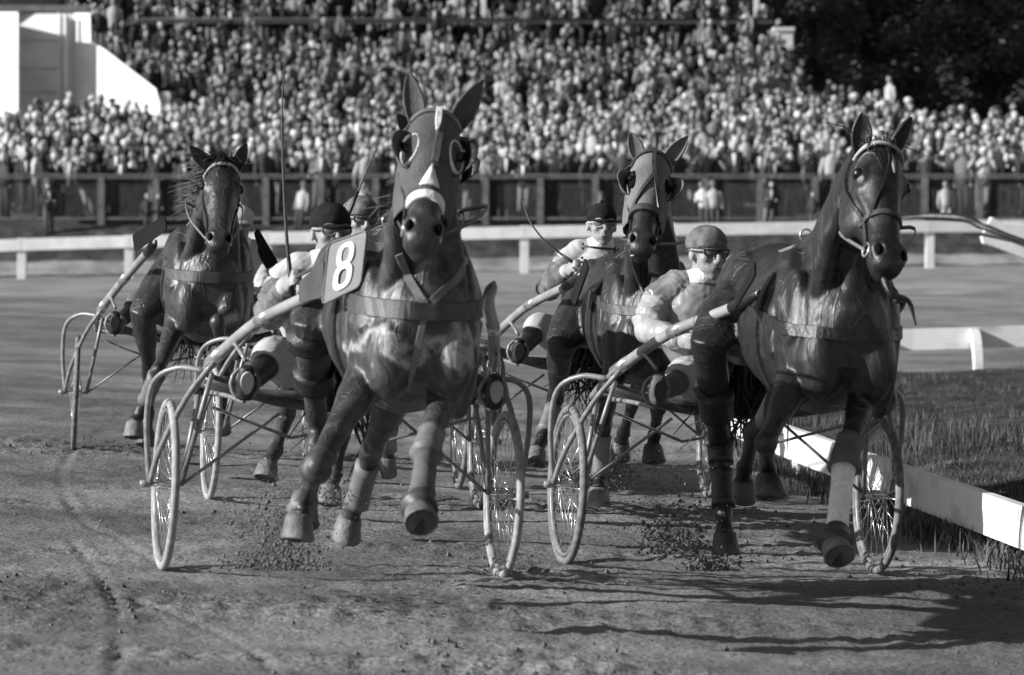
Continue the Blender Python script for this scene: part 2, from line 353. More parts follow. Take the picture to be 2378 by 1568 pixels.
npz = t.nodes.new('ShaderNodeTexNoise'); npz.inputs['Scale'].default_value = 1.1; npz.inputs['Detail'].default_value = 9; npz.inputs['Roughness'].default_value = .7; mpz = t.nodes.new('ShaderNodeMapping'); mpz.inputs['Scale'].default_value = (.8, .45, 1); t.links.new(tc.outputs['Object'], mpz.inputs[0]); t.links.new(mpz.outputs[0], npz.inputs['Vector'])
rpz = t.nodes.new('ShaderNodeMapRange'); rpz.inputs[1].default_value = .38; rpz.inputs[2].default_value = .56; rpz.inputs[3].default_value = .62; rpz.inputs[4].default_value = 1.08; t.links.new(npz.outputs[0], rpz.inputs[0])
vpz = t.nodes.new('ShaderNodeVectorMath'); vpz.operation = 'SCALE'; t.links.new(vf.outputs[0], vpz.inputs[0]); t.links.new(rpz.outputs[0], vpz.inputs['Scale'])
t.links.new(vpz.outputs[0], mm.inputs[6]); t.links.new(r1.outputs[0], mm.inputs[7])
# a wide sandy verge in front of the outer rail is paler than the raked track
sx = t.nodes.new('ShaderNodeSeparateXYZ'); t.links.new(tc.outputs['Object'], sx.inputs[0])
n2 = t.nodes.new('ShaderNodeTexNoise'); n2.inputs['Scale'].default_value = .12; t.links.new(tc.outputs['Object'], n2.inputs['Vector'])
ad = t.nodes.new('ShaderNodeMath'); ad.operation = 'MULTIPLY_ADD'; ad.inputs[1].default_value = 26; t.links.new(n2.outputs[0], ad.inputs[0]); t.links.new(sx.outputs[1], ad.inputs[2])
mr = t.nodes.new('ShaderNodeMapRange'); mr.inputs[1].default_value = 64; mr.inputs[2].default_value = 86; mr.inputs[3].default_value = 1.0; mr.inputs[4].default_value = 1.4; t.links.new(ad.outputs[0], mr.inputs[0])
m2 = t.nodes.new('ShaderNodeVectorMath'); m2.operation = 'SCALE'; t.links.new(mm.outputs[2], m2.inputs[0]); t.links.new(mr.outputs[0], m2.inputs['Scale'])
t.links.new(m2.outputs[0], p.inputs['Base Color'])

NX0, NX1, NY0, NY1 = -5.2, 5.2, 11.6, 34.0
track = sheet('race_track', np.concatenate([np.linspace(NX0, -3.3, 30)[:-1], np.linspace(-3.3, 2.8, 230), np.linspace(2.8, NX1, 24)[1:]]), np.concatenate([np.arange(NY0, 24, .03), np.arange(24, NY1 + .01, .06)]), lambda X, Y: g(X, Y) + relief(X, Y), m_track)
tag(track, kind='structure')
_gx = np.concatenate([[-900, -300, -120], np.linspace(-60, NX0, 24)]); _gx2 = np.concatenate([np.linspace(NX1, 60, 24), [120, 300, 900]])
def far_sheet(xs, ys): return sheet('ground', xs, ys, lambda X, Y: g(X, Y) + 0 * X, m_track)
ys_all = np.concatenate([[-60, -20, 0, 6], np.linspace(8, NY1, 20), np.linspace(34.5, 110, 90), [130, 200, 500, 1800]])
_xs = np.unique(np.concatenate([_gx, np.linspace(NX0, NX1, 30), _gx2]))
def under(X, Y):
    ins = (X > NX0 + .4) & (X < NX1 - .4) & (Y > NY0 + 1.6) & (Y < NY1 - 1.6)
    return g(X, Y) - .3 * ins
ground = sheet('ground', _xs, np.unique(ys_all), under, m_track); tag(ground, kind='structure')

# infield turf inside the low rail
def rail_x(y):
    ys = np.maximum.accumulate(np.array([q.y for q in inner_s[:56]])); xs = np.array([q.x for q in inner_s[:56]]); return np.interp(y, ys, xs)
ys_i = np.concatenate([np.arange(12.2, 30, .12), np.arange(30, 41.4, .3)]); us = np.linspace(0, 1, 50) ** 1.6
def infield_sheet():
    Yg = np.repeat(ys_i[:, None], len(us), 1); X0 = rail_x(Yg) + .03; Xg = X0 + us[None, :] * 12
    Z = g(Xg, Yg) + .012 + (1 - .8 * sstep(27, 35, Yg)) * .16 * sstep(.1, 1.6, Xg - X0) * (1 + 1.2 * vnoise(Xg * .7, Yg * .5)) + .09 * vnoise(Xg * 3, Yg * 2)* sstep(.0, .5, Xg - X0)
    n, k = Yg.shape; co = np.stack([Xg, Yg, Z], -1).reshape(-1, 3)
    i = np.arange((n - 1) * (k - 1)); a = (i // (k - 1)) * k + i % (k - 1)
    me = bpy.data.meshes.new('infield'); me.from_pydata(co.tolist(), [], np.stack([a, a + 1, a + k + 1, a + k], 1).tolist()); me.update()
    o = link('infield', me, 'turf'); tag(o, kind='structure'); return Z
infield_sheet()
def infield_z(x, y):
    X0 = rail_x(np.float64(y)); x = np.float64(x); y = np.float64(y)
    return float(g(x, y) + .012 + .10 * sstep(.1, 1.2, x - X0) * (1 + 1.2 * vnoise(np.array([x * .7]), np.array([y * .5]))[0]))
gm = MB()
def blade(x, y, z, hgt, wd, lean, az):
    b = len(gm.v); d = V((cos(az), sin(az), 0)); s_ = V((-d.y, d.x, 0)) * wd; p0 = V((x, y, z)); p1 = p0 + V((0, 0, hgt * .6)) + d * lean * .35; p2 = p0 + V((0, 0, hgt)) + d * lean
    gm.v.extend([p0 - s_, p0 + s_, p1 + s_ * .7, p1 - s_ * .7, p2]); gm.f.extend([(b, b + 1, b + 2, b + 3), (b + 3, b + 2, b + 4)])
NG = 60000
gy = np.where(rng.random(NG) < .45, rng.uniform(12.6, 41.2, NG), rng.uniform(14, 27, NG)); gx = rail_x(gy) + .05 + 4.2 * rng.random(NG) ** 1.3
gt = 1.0 + 3.2 * np.maximum(0, vnoise(gx * 2.1, gy * 1.3) * 2) * (vnoise(gx * .7 + 9, gy * .4) > -.1)
gzz = g(gx, gy) + .012 + (1 - .8 * sstep(27, 35, gy)) * .16 * sstep(.1, 1.6, gx - rail_x(gy)) * (1 + 1.2 * vnoise(gx * .7, gy * .5)) + .09 * vnoise(gx * 3, gy * 2) * sstep(0, .5, gx - rail_x(gy))
for x, y, z, tall in zip(gx.tolist(), gy.tolist(), gzz.tolist(), gt.tolist()):
    blade(x, y, z - .01, random.uniform(.015, .05) * tall, random.uniform(.0015, .004), random.uniform(.01, .06), random.uniform(0, 2 * pi))
for i in range(5200):                                  # tufts growing along the track side of the rail, thicker by its feet
    y = random.uniform(13.5, 26); y = y if random.random() < .35 else random.choice([19.2, 19.0, 22.0, 16.4, 24.4, 20.5]) + random.gauss(0, .35)
    x = float(rail_x(np.float64(y))) - abs(random.gauss(0, .12)) + .04
    blade(x, y, gz(x, y) - .01, random.uniform(.04, .15), random.uniform(.003, .006), random.uniform(0, .12), random.uniform(0, 2 * pi))
go = link('grass', mesh_of(gm, smooth=False), 'grass'); tag(go, 'rough grass of the infield and along the low rail', 'grass', kind='stuff')
cm = MB()
def clod(c, r):
    b = len(cm.v); j = lambda: random.uniform(.6, 1.25) * r
    c = V(c); cm.v.extend([c + V((j(), 0, 0)), c - V((j(), 0, 0)), c + V((0, j(), 0)), c - V((0, j(), 0)), c + V((0, 0, j())), c - V((0, 0, j() * .7))])
    for q in ((0, 2, 4), (2, 1, 4), (1, 3, 4), (3, 0, 4), (2, 0, 5), (1, 2, 5), (3, 1, 5), (0, 3, 5)): cm.f.append(tuple(b + i for i in q))
NC = 22000
cx = rng.uniform(-3.2, 2.4, NC); cy = 12.2 + 17 * rng.random(NC) ** 1.4
ok_ = (cx < rail_x(cy) - .05) & (rng.random(NC) < np.maximum(.06, 2.4 * (vnoise(cx * .9 + 40, cy * .55 + 7) + .12)))
cx, cy = cx[ok_][:5200], cy[ok_][:5200]; cz = g(cx, cy) + relief(cx, cy)
for x, y, z in zip(cx.tolist(), cy.tolist(), cz.tolist()):
    r = min(.016, .002 + random.expovariate(1 / .0030)); clod((x, y, z + r * .3), r)
tag(link('dirt_crumbs', mesh_of(cm, smooth=False), 'clod'), 'loose crumbs of dirt scattered over the track', 'dirt', kind='stuff')

# ------------------------------------------------------------------ inner rail: low white boards on curved wooden brackets
RH = .30
rail = thing('low_rail', (INNER[1][0], INNER[1][1], gz(*INNER[1])), 'low white board rail edging the infield on the right, on curved brackets', 'rail')
def railtop(q): return gz(q.x, q.y) + RH + float(sstep(30.0, 40.0, q.y)) * (.16 + .03 * max(0, q.x - 3.8))
for i in range(len(inner) - 1):
    sub = inner_s[i * 8:(i + 1) * 8 + 1]; mb = MB(); rings = []
    for k, q in enumerate(sub):
        a = inner_s[max(0, i * 8 + k - 1)]; b = inner_s[min(len(inner_s) - 1, i * 8 + k + 1)]; tt = (b - a).normalized(); nn = V((tt.y, -tt.x, 0)); z = railtop(q)
        e = tt * (.004 if k == 0 else (-.004 if k == 8 else 0))
        bh = .2 + .03 * float(sstep(30.0, 40.0, q.y))
        rings.append([q + e + nn * o + V((0, 0, z - dz)) for o, dz in ((-.025, 0), (.025, 0), (.025, bh), (-.025, bh))])
    mb.loft(rings); part('rail_board', mb, 'paint', rail, smooth=False)
for k in (6, 10, 15, 22, 30, 40, 50, 56, 64, 70):
    q = inner_s[k]; a = inner_s[k - 1]; b = inner_s[k + 1]; tt = (b - a).normalized(); nn = V((tt.y, -tt.x, 0))
    z0 = gz(q.x, q.y); ht = railtop(q) - z0 - .015; wd = .34; poly = []
    for j in range(9):
        th = pi / 2 * j / 8; poly.append(q + nn * (.028 + wd * sin(th)) + V((0, 0, z0 - .05 + (ht + .05) * cos(th))))
    for j in range(8, -1, -1):
        th = pi / 2 * j / 8; poly.append(q + nn * (.028 + (wd - .15) * sin(th)) + V((0, 0, z0 - .05 + (ht + .05 - .15) * cos(th))))
    mb = MB(); mb.prism([p_ - tt * .045 for p_ in poly], tt * .09); part('bracket', mb, 'paint', rail, smooth=False)
    if k < 20:
        f_ = MB(); f_.box(q + V((0, 0, z0 + .03)) + nn * .02, tt * .11, nn * .04, V((0, 0, .08))); part('foot_block', f_, 'paint_g', rail, smooth=False, bevel=.008)

# ------------------------------------------------------------------ outer rail, trackside fence
posts = [(-220, 566, 664, 93.5), (50, 553, 654, 93.3), (300, 546, 640, 93.1), (620, 538, 642, 92.9), (915, 531, 640, 92.8), (1218, 524, 638, 92.7), (1560, 518, 628, 92.7), (1905, 513, 620, 92.8), (2160, 510, 615, 93), (2460, 509, 610, 93.2)]
tops = [PX(x, a, y) for x, a, b, y in posts]
orail = thing('outer_rail', (tops[5].x, tops[5].y, gz(tops[5].x, tops[5].y)), 'white painted board rail on square posts along the far side of the track', 'rail')
for i, tp in enumerate(tops):
    zb = gz(tp.x, tp.y) - .1; mb = MB(); hh = (tp.z + .0 - zb) / 2
    mb.box((tp.x, tp.y + .1, zb + hh), (.105, 0, 0), (0, .10, 0), (0, 0, hh)); part('post', mb, 'paint_g', orail, smooth=False, bevel=.01)
    if i < len(tops) - 1:
        b = tops[i + 1]; d = (b - tp); u = d.normalized(); n_ = V((u.y, -u.x, 0)).normalized(); c = (tp + b) / 2 + V((0, -.03, -.16)); mb = MB()
        mb.box(c, d * .5 - u * .006, n_ * .02, V((0, 0, .145))); part('rail_board', mb, 'paint_g', orail, smooth=False)
# dark grassy bank between the outer rail and the fence
def bankz(X, Y):
    return g(X, Y) + .02 + .05 * vnoise(X * 1.1, Y * 2) + .03 * vnoise(X * 3, Y * 3)
bank = sheet('grass_bank', np.linspace(-40, 44, 420), np.linspace(98.4, 102.0, 30), bankz, 'turf'); tag(bank, kind='structure')

FY = 101.5
fz0, fz1 = 1.62, H + (HZ - 412) / F * FY
fence = thing('trackside_fence', (0, FY, fz0), 'dark wire netting fence with posts and pale top rail in front of the crowd', 'fence')
xs_ = [(-20 + i * 127.5 - 1189) / F * FY for i in range(20)]
for i, x in enumerate(xs_):
    mb = MB(); mb.box((x, FY - .02, (fz0 + fz1) / 2 - .03), (.085, 0, 0), (0, .05, 0), (0, 0, (fz1 - fz0) / 2 + .04)); part('post', mb, 'fencepost', fence, smooth=False)
    if i < len(xs_) - 1:
        x2 = xs_[i + 1]; mb = MB(); nw = 30
        for k in range(nw):
            xx = x + (x2 - x) * (k + .5) / nw; mb.tube([(xx, FY + .05, fz0 + .02), (xx, FY + .05, fz1 - .02)], .007, 4)
        for k in range(26):
            zz = fz0 + .02 + (fz1 - fz0 - .04) * k / 25; mb.tube([(x + .01, FY + .066, zz), (x2 - .01, FY + .066, zz)], .007, 4)
        o = part('wire_netting', mb, 'fence', fence, smooth=False, kind='stuff')
        for zz, hz in ((fz1 - .01, .022), (fz0 + .2, .03)):
            mb = MB(); mb.box(((x + x2) / 2, FY - .01, zz), ((x2 - x) / 2 - .088, 0, 0), (0, .035, 0), (0, 0, hz)); part('rail', mb, 'fencepost', fence, smooth=False)
        mb = MB(); mb.box(((x + x2) / 2, FY + .1, fz1 + .07), ((x2 - x) / 2 - .004, 0, 0), (0, .06, 0), (0, 0, .02)); part('top_rail', mb, 'concrete', fence, smooth=False)

# ------------------------------------------------------------------ terrace and grandstand
def prof(y):
    """floor height under the crowd"""
    if y < 120: return 1.72 + (y - 102.2) * .118
    if y < 128.5: return 4.05 + (y - 120) * .30
    if y < 130: return 6.62
    return 7.2 + (y - 130) * .34
def steps(name, rows, x0, x1, parent=None, m='concrete'):
    mb = MB()
    for y0, y1 in rows:
        z = prof((y0 + y1) / 2); mb.box(((x0 + x1) / 2, (y0 + y1) / 2, z / 2), ((x1 - x0) / 2, 0, 0), (0, (y1 - y0) / 2 - .001, 0), (0, 0, z / 2))
    return mb
rows_a = [(102.2 + i * .85, 103.05 + i * .85) for i in range(21)]
o = link('terrace', mesh_of(steps('terrace', rows_a, -30, 34), smooth=False), 'concrete'); tag(o, kind='structure')
SX0, SX1 = -12.6, 8.9
stand = thing('grandstand', (0, 126, 4), 'stepped grandstand with pale columns packed with spectators behind the enclosure', 'grandstand')
rows_b = [(120.1 + i * .7, 120.8 + i * .7) for i in range(12)]; rows_c = [(128.5, 130.0)]; rows_d = [(130.0 + i * .8, 130.8 + i * .8) for i in range(5)]
part('lower_steps', steps('s', rows_b, SX0, SX1), 'concrete', stand, smooth=False)
part('walkway', steps('s', rows_c, SX0, SX1), 'concrete', stand, smooth=False)
part('upper_steps', steps('s', rows_d, -30, SX1), 'concrete', stand, smooth=False)
zr = H + (HZ - 46) / F * 129.9
for k, dz in enumerate((-.03,)):
    mb = MB(); mb.tube([(SX0, 129.9, zr - dz), (SX1, 129.9, zr - dz)], .03, 6); part('guard_rail', mb, 'fence', stand)
mb = MB(); mb.box(((SX0 + SX1) / 2, 129.95, zr - .05), ((SX1 - SX0) / 2, 0, 0), (0, .03, 0), (0, 0, .07)); part('parapet', mb, 'fence', stand, smooth=False)
for px in (1123, 1337, 1548, 1757, 910, 700):
    x = (px - 1189) / F * 130.6; mb = MB(); mb.box((x, 130.6, zr + 2.0), (.085, 0, 0), (0, .085, 0), (0, 0, 2.2)); part('column', mb, 'paint_g', stand, smooth=False, bevel=.01)
for px in (1630, 830, 440):
    x = (px - 1189) / F * 130.3; mb = MB(); mb.box((x, 130.3, zr + 1.0), (.035, 0, 0), (0, .035, 0), (0, 0, 1.3)); part('pole', mb, 'fencepost', stand, smooth=False)
mb = MB(); mb.box(((-30 + SX1) / 2, 134.4, 11), ((SX1 + 30) / 2, 0, 0), (0, .1, 0), (0, 0, 4)); part('back_wall', mb, 'concrete', stand, smooth=False)
mb = MB(); mb.box(((-30 + SX1) / 2, 131.8, 14.2), ((SX1 + 30) / 2, 0, 0), (0, 2.7, 0), (0, 0, .12)); part('roof', mb, 'fencepost', stand, smooth=False)
mb = MB(); mb.tube([(PX(1700, 255, 119.8)), (PX(2010, 259, 119.8))], .03, 6); part('front_rail', mb, 'concrete', stand)
# white end walls of the stand with the stair ramp
wl = thing('white_stand_wall', PX(120, 260, 119), 'bright white wall block with slanting stair parapet at the left end of the grandstand', 'wall')
def wallpanel(name, pix, y0, y1, th=.25, m='wall'):
    """pix: outline; depth runs from y0 at the left edge to y1 at the right edge"""
    xa = min(p_[0] for p_ in pix); xb = max(p_[0] for p_ in pix)
    mb = MB(); mb.prism([PX(x, yy, y0 + (y1 - y0) * (x - xa) / (xb - xa)) for x, yy in pix], (0, th, 0)); part(name, mb, m, wl, smooth=False)
wallpanel('buttress', [(-60, 28), (42, 28), (42, 270), (-60, 270)], 122.0, 120.2)
wallpanel('recessed_wall', [(43, 32), (140, 32), (140, 262), (43, 262)], 122.0, 121.4)
wallpanel('recessed_wall', [(139, 32), (176, 32), (176, 262), (139, 262)], 121.75, 121.7)
wallpanel('stair_parapet', [(173, 30), (209, 30), (211, 98), (240, 112), (362, 206), (372, 240), (372, 270), (173, 270)], 121.6, 118.9)
mb = MB(); c = PX(384, 238, 119.2); mb.box(c, (.16, 0, 0), (0, .1, 0), (0, 0, .32)); part('newel_post', mb, 'wall', wl, smooth=False, bevel=.02)
mb = MB(); mb.tube([PX(152, 34, 121.3), PX(152, 262, 121.3)], .06, 8); part('downpipe', mb, 'paint_g', wl)
for py in (95, 160, 215):
    mb = MB(); mb.box(PX(90, py, 121.45), (.62, 0, 0), (0, .02, 0), (0, 0, .012)); part('wall_joint', mb, 'concrete', wl, smooth=False)
mb = MB(); mb.box(PX(90, 20, 121.9), (1.6, 0, 0), (0, .2, 0), (0, 0, .1)); part('coping', mb, 'concrete', wl, smooth=False)
bt = thing('white_booth', PX(1822, 130, 128), 'small white box with projecting cap at the right end of the stand', 'booth')
mb = MB(); c = PX(1822, 100, 128); mb.box(c, (.27, 0, 0), (0, .25, 0), (0, 0, .5)); part('body', mb, 'paint_g', bt, smooth=False, bevel=.015)
mb = MB(); c = PX(1819, 69, 128); mb.box(c, (.36, 0, 0), (0, .33, 0), (0, 0, .06)); part('cap', mb, 'paint_g', bt, smooth=False, bevel=.015)

# ------------------------------------------------------------------ dark trees beside the stand
def tree(px, y, ht, rx, n, label, seed):
    r = random.Random(seed); x = (px - 1189) / F * y; z0 = 3.0
    t_ = thing('tree', (x, y, z0), label, 'tree', 'dark trees beside the grandstand')
    mb = MB(); mb.tube([(x, y, z0), (x + .1, y, z0 + ht * .5), (x + .2, y, z0 + ht)], [.32, .2, .04], 8)
    cr_ = MB(); br = []
    for i in range(60):
        hz = r.random() ** .8; a = r.uniform(0, 2 * pi); L = rx * (1.08 - hz) * r.uniform(.65, 1.1) + .4; b0 = V((x + .15 * hz, y, z0 + ht * (.02 + .95 * hz)))
        b1 = b0 + V((cos(a) * L, sin(a) * L, r.uniform(-.25, .25) * L + .1)); mb.tube([b0, (b0 + b1) / 2 + V((0, 0, .1)), b1], [.07, .04, .012], 5); br.append((b0, b1, L))
    for i in range(n):
        b0, b1, L = br[r.randrange(len(br))]; k = r.random() ** .6; sp = .12 + .34 * (1 - abs(k - .6))
        c = b0 + (b1 - b0) * k + V((r.gauss(0, sp), r.gauss(0, sp), r.gauss(-.08, sp * .6))); s_ = r.uniform(.05, .13)
        d = V((r.uniform(-1, 1), r.uniform(-1, 1), r.uniform(-.7, .7))).normalized() * s_ * 1.5; e = d.orthogonal().normalized() * s_ * .6
        b = len(cr_.v); cr_.v.extend([c - d, c + e, c + d, c - e]); cr_.f.append((b, b + 1, b + 2, b + 3))
    part('trunk', mb, 'bark', t_); part('crown', cr_, 'leaf', t_, smooth=False)
tree(1895, 134, 10, 1.9, 9000, 'dark leafy tree growing right against the end of the stand', 1)
tree(2010, 138, 11, 2.6, 12000, 'dark tree with pale sunlit branches, second from the stand', 2)
tree(2150, 136, 12, 2.8, 12000, 'broad dark conifer behind the figure in the pale jacket', 3)
tree(2290, 137, 12, 2.8, 12000, 'dark conifer near the top right corner', 4)
tree(2420, 135, 12, 2.9, 10000, 'dark conifer cut by the right edge of the picture', 5)
tree(2080, 146, 13, 3.2, 9000, 'dark conifer standing behind the gap between nearer trees', 6)
tree(2240, 147, 13, 3.4, 9000, 'rear dark conifer filling the gap left of the corner tree', 7)
tree(2380, 146, 13, 3.4, 9000, 'rear dark conifer behind the trees at the right edge', 9)
tree(1930, 148, 13, 3.2, 9000, 'rear dark conifer behind the end of the stand', 10)
mb = MB(); mb.box((16, 152, 6), (13, 0, 0), (0, .3, 0), (0, 0, 6)); 
for i in range(9000):
    c = V((random.uniform(8, 27), 151.2 + random.gauss(0, .5), random.uniform(2, 15))); s_ = random.uniform(.12, .3)
    d = V((random.uniform(-1, 1), random.uniform(-.4, .4), random.uniform(-1, 1))).normalized() * s_; e = d.orthogonal().normalized() * s_ * .7; b = len(mb.v)
    mb.v.extend([c - d, c + e, c + d, c - e]); mb.f.append((b, b + 1, b + 2, b + 3))
tag(link('far_wood', mesh_of(mb, smooth=False), 'leaf'), 'dark mass of the wood behind the trees', 'wood', kind='stuff')

# ------------------------------------------------------------------ the crowd
def person_geo(r, seated=False):
    """returns verts, faces, tones, words; feet at z=0, facing -y; one low body with head, hair or hat, arms and legs"""
    mb = MB(); tone = []
    def mark(c): tone.extend([c] * (len(mb.v) - len(tone)))
    k = r.random()
    if k < .60: coat, cw = r.uniform(.015, .05), 'dark'
    elif k < .84: coat, cw = r.uniform(.1, .26), 'grey'
    else: coat, cw = r.uniform(.32, .6), 'pale'
    skin = r.uniform(.27, .42); hair = r.choice([.02, .03, .04, .06, .14, .3]); wd = r.uniform(.92, 1.12); tr = r.choice([.03, .04, .06, .15, .3])
    hat = r.random(); sz = 1.0
    if not seated:
        for s_ in (-1, 1): mb.tube([(s_ * .09, 0, .02), (s_ * .1, -.01, .45), (s_ * .09, 0, .88)], [.055, .065, .095], 6)
        mark(tr)
    X = V((1, 0, 0)); z0 = .84
    mb.tube([(0, 0, z0), (0, 0, 1.02), (0, -.01, 1.22), (0, 0, 1.36), (0, 0, 1.43), (0, -.005, 1.5)], [(.175 * wd, .12), (.165 * wd, .115), (.195 * wd, .125), (.2 * wd, .11), (.12, .085), (.055, .055)], 10, ref=X); mark(coat)
    up = r.random(); 
    for s_ in (-1, 1):
        sh = V((s_ * .19 * wd, 0, 1.37))
        if up < .14 or (up < .26 and s_ > 0): e = sh + V((s_ * .12, -.18, -.12)); h_ = e + V((-s_ * .14, -.10, .22))
        elif up < .5: e = sh + V((s_ * .07, .02, -.28)); h_ = e + V((-s_ * .12, -.24, .03))
        else: e = sh + V((s_ * .06, .03, -.3)); h_ = e + V((0, -.06, -.24))
        mb.tube([sh, e, e + (h_ - e) * .85], [.06, .05, .042], 6); mark(coat)
        mb.ell(h_, (.035, 0, 0), (0, .03, 0), (0, 0, .045), 6, 4); mark(skin)
    if r.random() < .45:                                           # shirt front
        mb.prism([(-.05, -.118, 1.44), (.05, -.118, 1.44), (0.012, -.137, 1.12), (-.012, -.137, 1.12)], (0, -.006, 0)); mark(r.uniform(.55, .75))
    hc = V((0, -.02, 1.62)); b = len(mb.v); mb.ell(hc, (.078, 0, 0), (0, .095, 0), (0, 0, .118), 10, 8)
    for v_ in mb.v[b:]:
        d = v_ - hc; tone.append(hair if (d.z > .055 or (d.y > .015 and d.z > -.05)) else skin)
    mb.tube([hc + V((0, -.09, .02)), hc + V((0, -.112, -.025))], [.012, .018], 5); mark(skin)
    hw = 'bareheaded'
    if hat < .17:
        c = r.uniform(.5, .75); mb.ell(hc + V((0, .005, .05)), (.09, 0, 0), (0, .108, 0), (0, 0, .085), 10, 5); mb.ell(hc + V((0, -.09, .045)), (.07, 0, 0), (0, .05, 0), (0, 0, .012), 8, 3); mark(c); hw = 'white-capped'
    elif hat < .34:
        c = r.choice([.03, .12, .2]); mb.tube([hc + V((0, 0, .048)), hc + V((0, 0, .056)), hc + V((0, 0, .062)), hc + V((0, 0, .14))], [(.15, .16), (.15, .16), (.092, .108), (.075, .09)], 10, ref=X); mark(c); hw = 'brim-hatted'
    elif hat < .46:
        c = r.uniform(.3, .7); mb.ell(hc + V((0, .02, .01)), (.095, 0, 0), (0, .105, 0), (0, 0, .128), 10, 6); mark(c)
        mb.ell(hc + V((0, -.045, -.01)), (.066, 0, 0), (0, .068, 0), (0, 0, .088), 8, 6); mark(skin); hw = 'head-scarfed'
    elif hat < .58:
        mb.ell(hc + V((0, .03, .0)), (.1, 0, 0), (0, .1, 0), (0, 0, .135), 9, 6); mark(hair); mb.ell(hc + V((0, -.04, -.015)), (.068, 0, 0), (0, .07, 0), (0, 0, .09), 8, 6); mark(skin); hw = 'long-haired'
    return mb, tone, cw, hw
GEOS = [person_geo(random.Random(100 + i)) for i in range(64)]
GV = [np.array([tuple(v_) for v_ in gg[0].v]) for gg in GEOS]
def person_mesh(i):
    mb, tone, cw, hw = GEOS[i]; me = bpy.data.meshes.new('spectator'); me.from_pydata([tuple(v_) for v_ in mb.v], [], mb.f); fixn(me)
    me.polygons.foreach_set('use_smooth', [True] * len(me.polygons))
    at = me.color_attributes.new('Col', 'FLOAT_COLOR', 'POINT'); a = np.ones((len(mb.v), 4)); a[:, :3] = np.array(tone)[:, None]; at.data.foreach_set('color', a.ravel())
    me.materials.append(M['crowd']); return me
PM = [person_mesh(i) for i in range(64)]
spots = []                                                # x, y, z, yaw, scale, zone
for ri, (y0, y1) in enumerate(rows_a):
    y = (y0 + y1) / 2; n = int(31.0 / .47)
    for i in range(n):
        if random.random() < (.13 if ri else .02): continue
        x = -15.2 + (i + random.uniform(.1, .9)) * .51 + (ri % 2) * .2
        xx = 1189 + x * F / y
        if xx < -60 or xx > 2440: continue
        if xx > 2100 and ri > 16: continue
        spots.append((x + random.gauss(0, .12), y + random.uniform(-.38, .38), prof(y) + random.uniform(-.1, .06), random.gauss(.2, .7), random.uniform(.98, 1.2), 'terrace', ri))
for ri, (y0, y1) in enumerate(rows_b + rows_c + rows_d):
    y = (y0 + y1) / 2; yb = y; up_ = ri > len(rows_b)
    for i in range(64):
        if random.random() < .14: continue
        x = -15.5 + (i + random.uniform(.15, .85)) * .45; xx = 1189 + x * F / y
        lim = 1800 + (40 if ri < 6 else 0) - (40 if ri > 12 else 0)
        if xx > lim + random.uniform(-10, 60): continue
        zf = prof(y) + (0 if ri >= len(rows_b) else -.32); sy = H and HZ - (zf + 1.5 - H) * F / y
        if not up_ and xx < 215 + (150 * max(0, min(1, (sy - 90) / 120))) + 14: continue
        if xx < -60: continue
        spots.append((x + random.gauss(0, .1), y + random.uniform(-.3, .3), zf + random.uniform(-.12, .12), random.gauss(.1, .5), random.uniform(.95, 1.18), 'stand' if ri < len(rows_b) else ('walkway' if not up_ else 'upper'), ri))
for i in range(60):                                       # the fringe of the crowd under the trees
    xx = random.uniform(1800, 2080); y = random.uniform(120.5, 126); x = (xx - 1189) / F * y
    spots.append((x, y, 4.0 - (xx - 1800) * .0022 + (y - 120.5) * .18, random.gauss(0, .5), random.uniform(.95, 1.05), 'fringe', 0))
spots.sort(key=lambda s_: s_[1])
ROWW = ['at the fence', 'second row'] + ['rows behind the fence'] * 4
def zone_of(px):
    for lim, t_ in ((200, 'at the far left'), (430, 'left of the rear left horse'), (660, 'above the rear left horse'), (900, 'between upright whip and hooded horse'), (1150, 'around the front hooded head'), (1440, 'between the two hooded horses'), (1700, 'around the pale hooded head'), (1980, 'left of the right horse\'s head'), (2150, 'around the right horse\'s head')):
        if px < lim: return t_
    return 'at the far right'
def put_person(i, x, y, z, yaw, s_, label, group):
    o = bpy.data.objects.new('person', PM[i]); COL.objects.link(o); o.location = (x, y, z); o.rotation_euler = (random.gauss(0, .07), random.gauss(0, .07), yaw); o.scale = (s_, s_, s_)
    return tag(o, label, 'person', group)
n_ind = 0; rest = []
for s_ in spots:
    i = random.randrange(64)
    if n_ind < 270 and s_[5] == 'terrace' and s_[6] < 6:
        cw, hw = GEOS[i][2], GEOS[i][3]
        put_person(i, s_[0], s_[1], s_[2], s_[3], s_[4], (lb := f'{hw} spectator in {cw} clothes {ROWW[min(s_[6], 5)]} {zone_of(1189 + s_[0] * F / s_[1])}'), lb.replace('spectator', 'spectators')); n_ind += 1
    else: rest.append((i, s_))
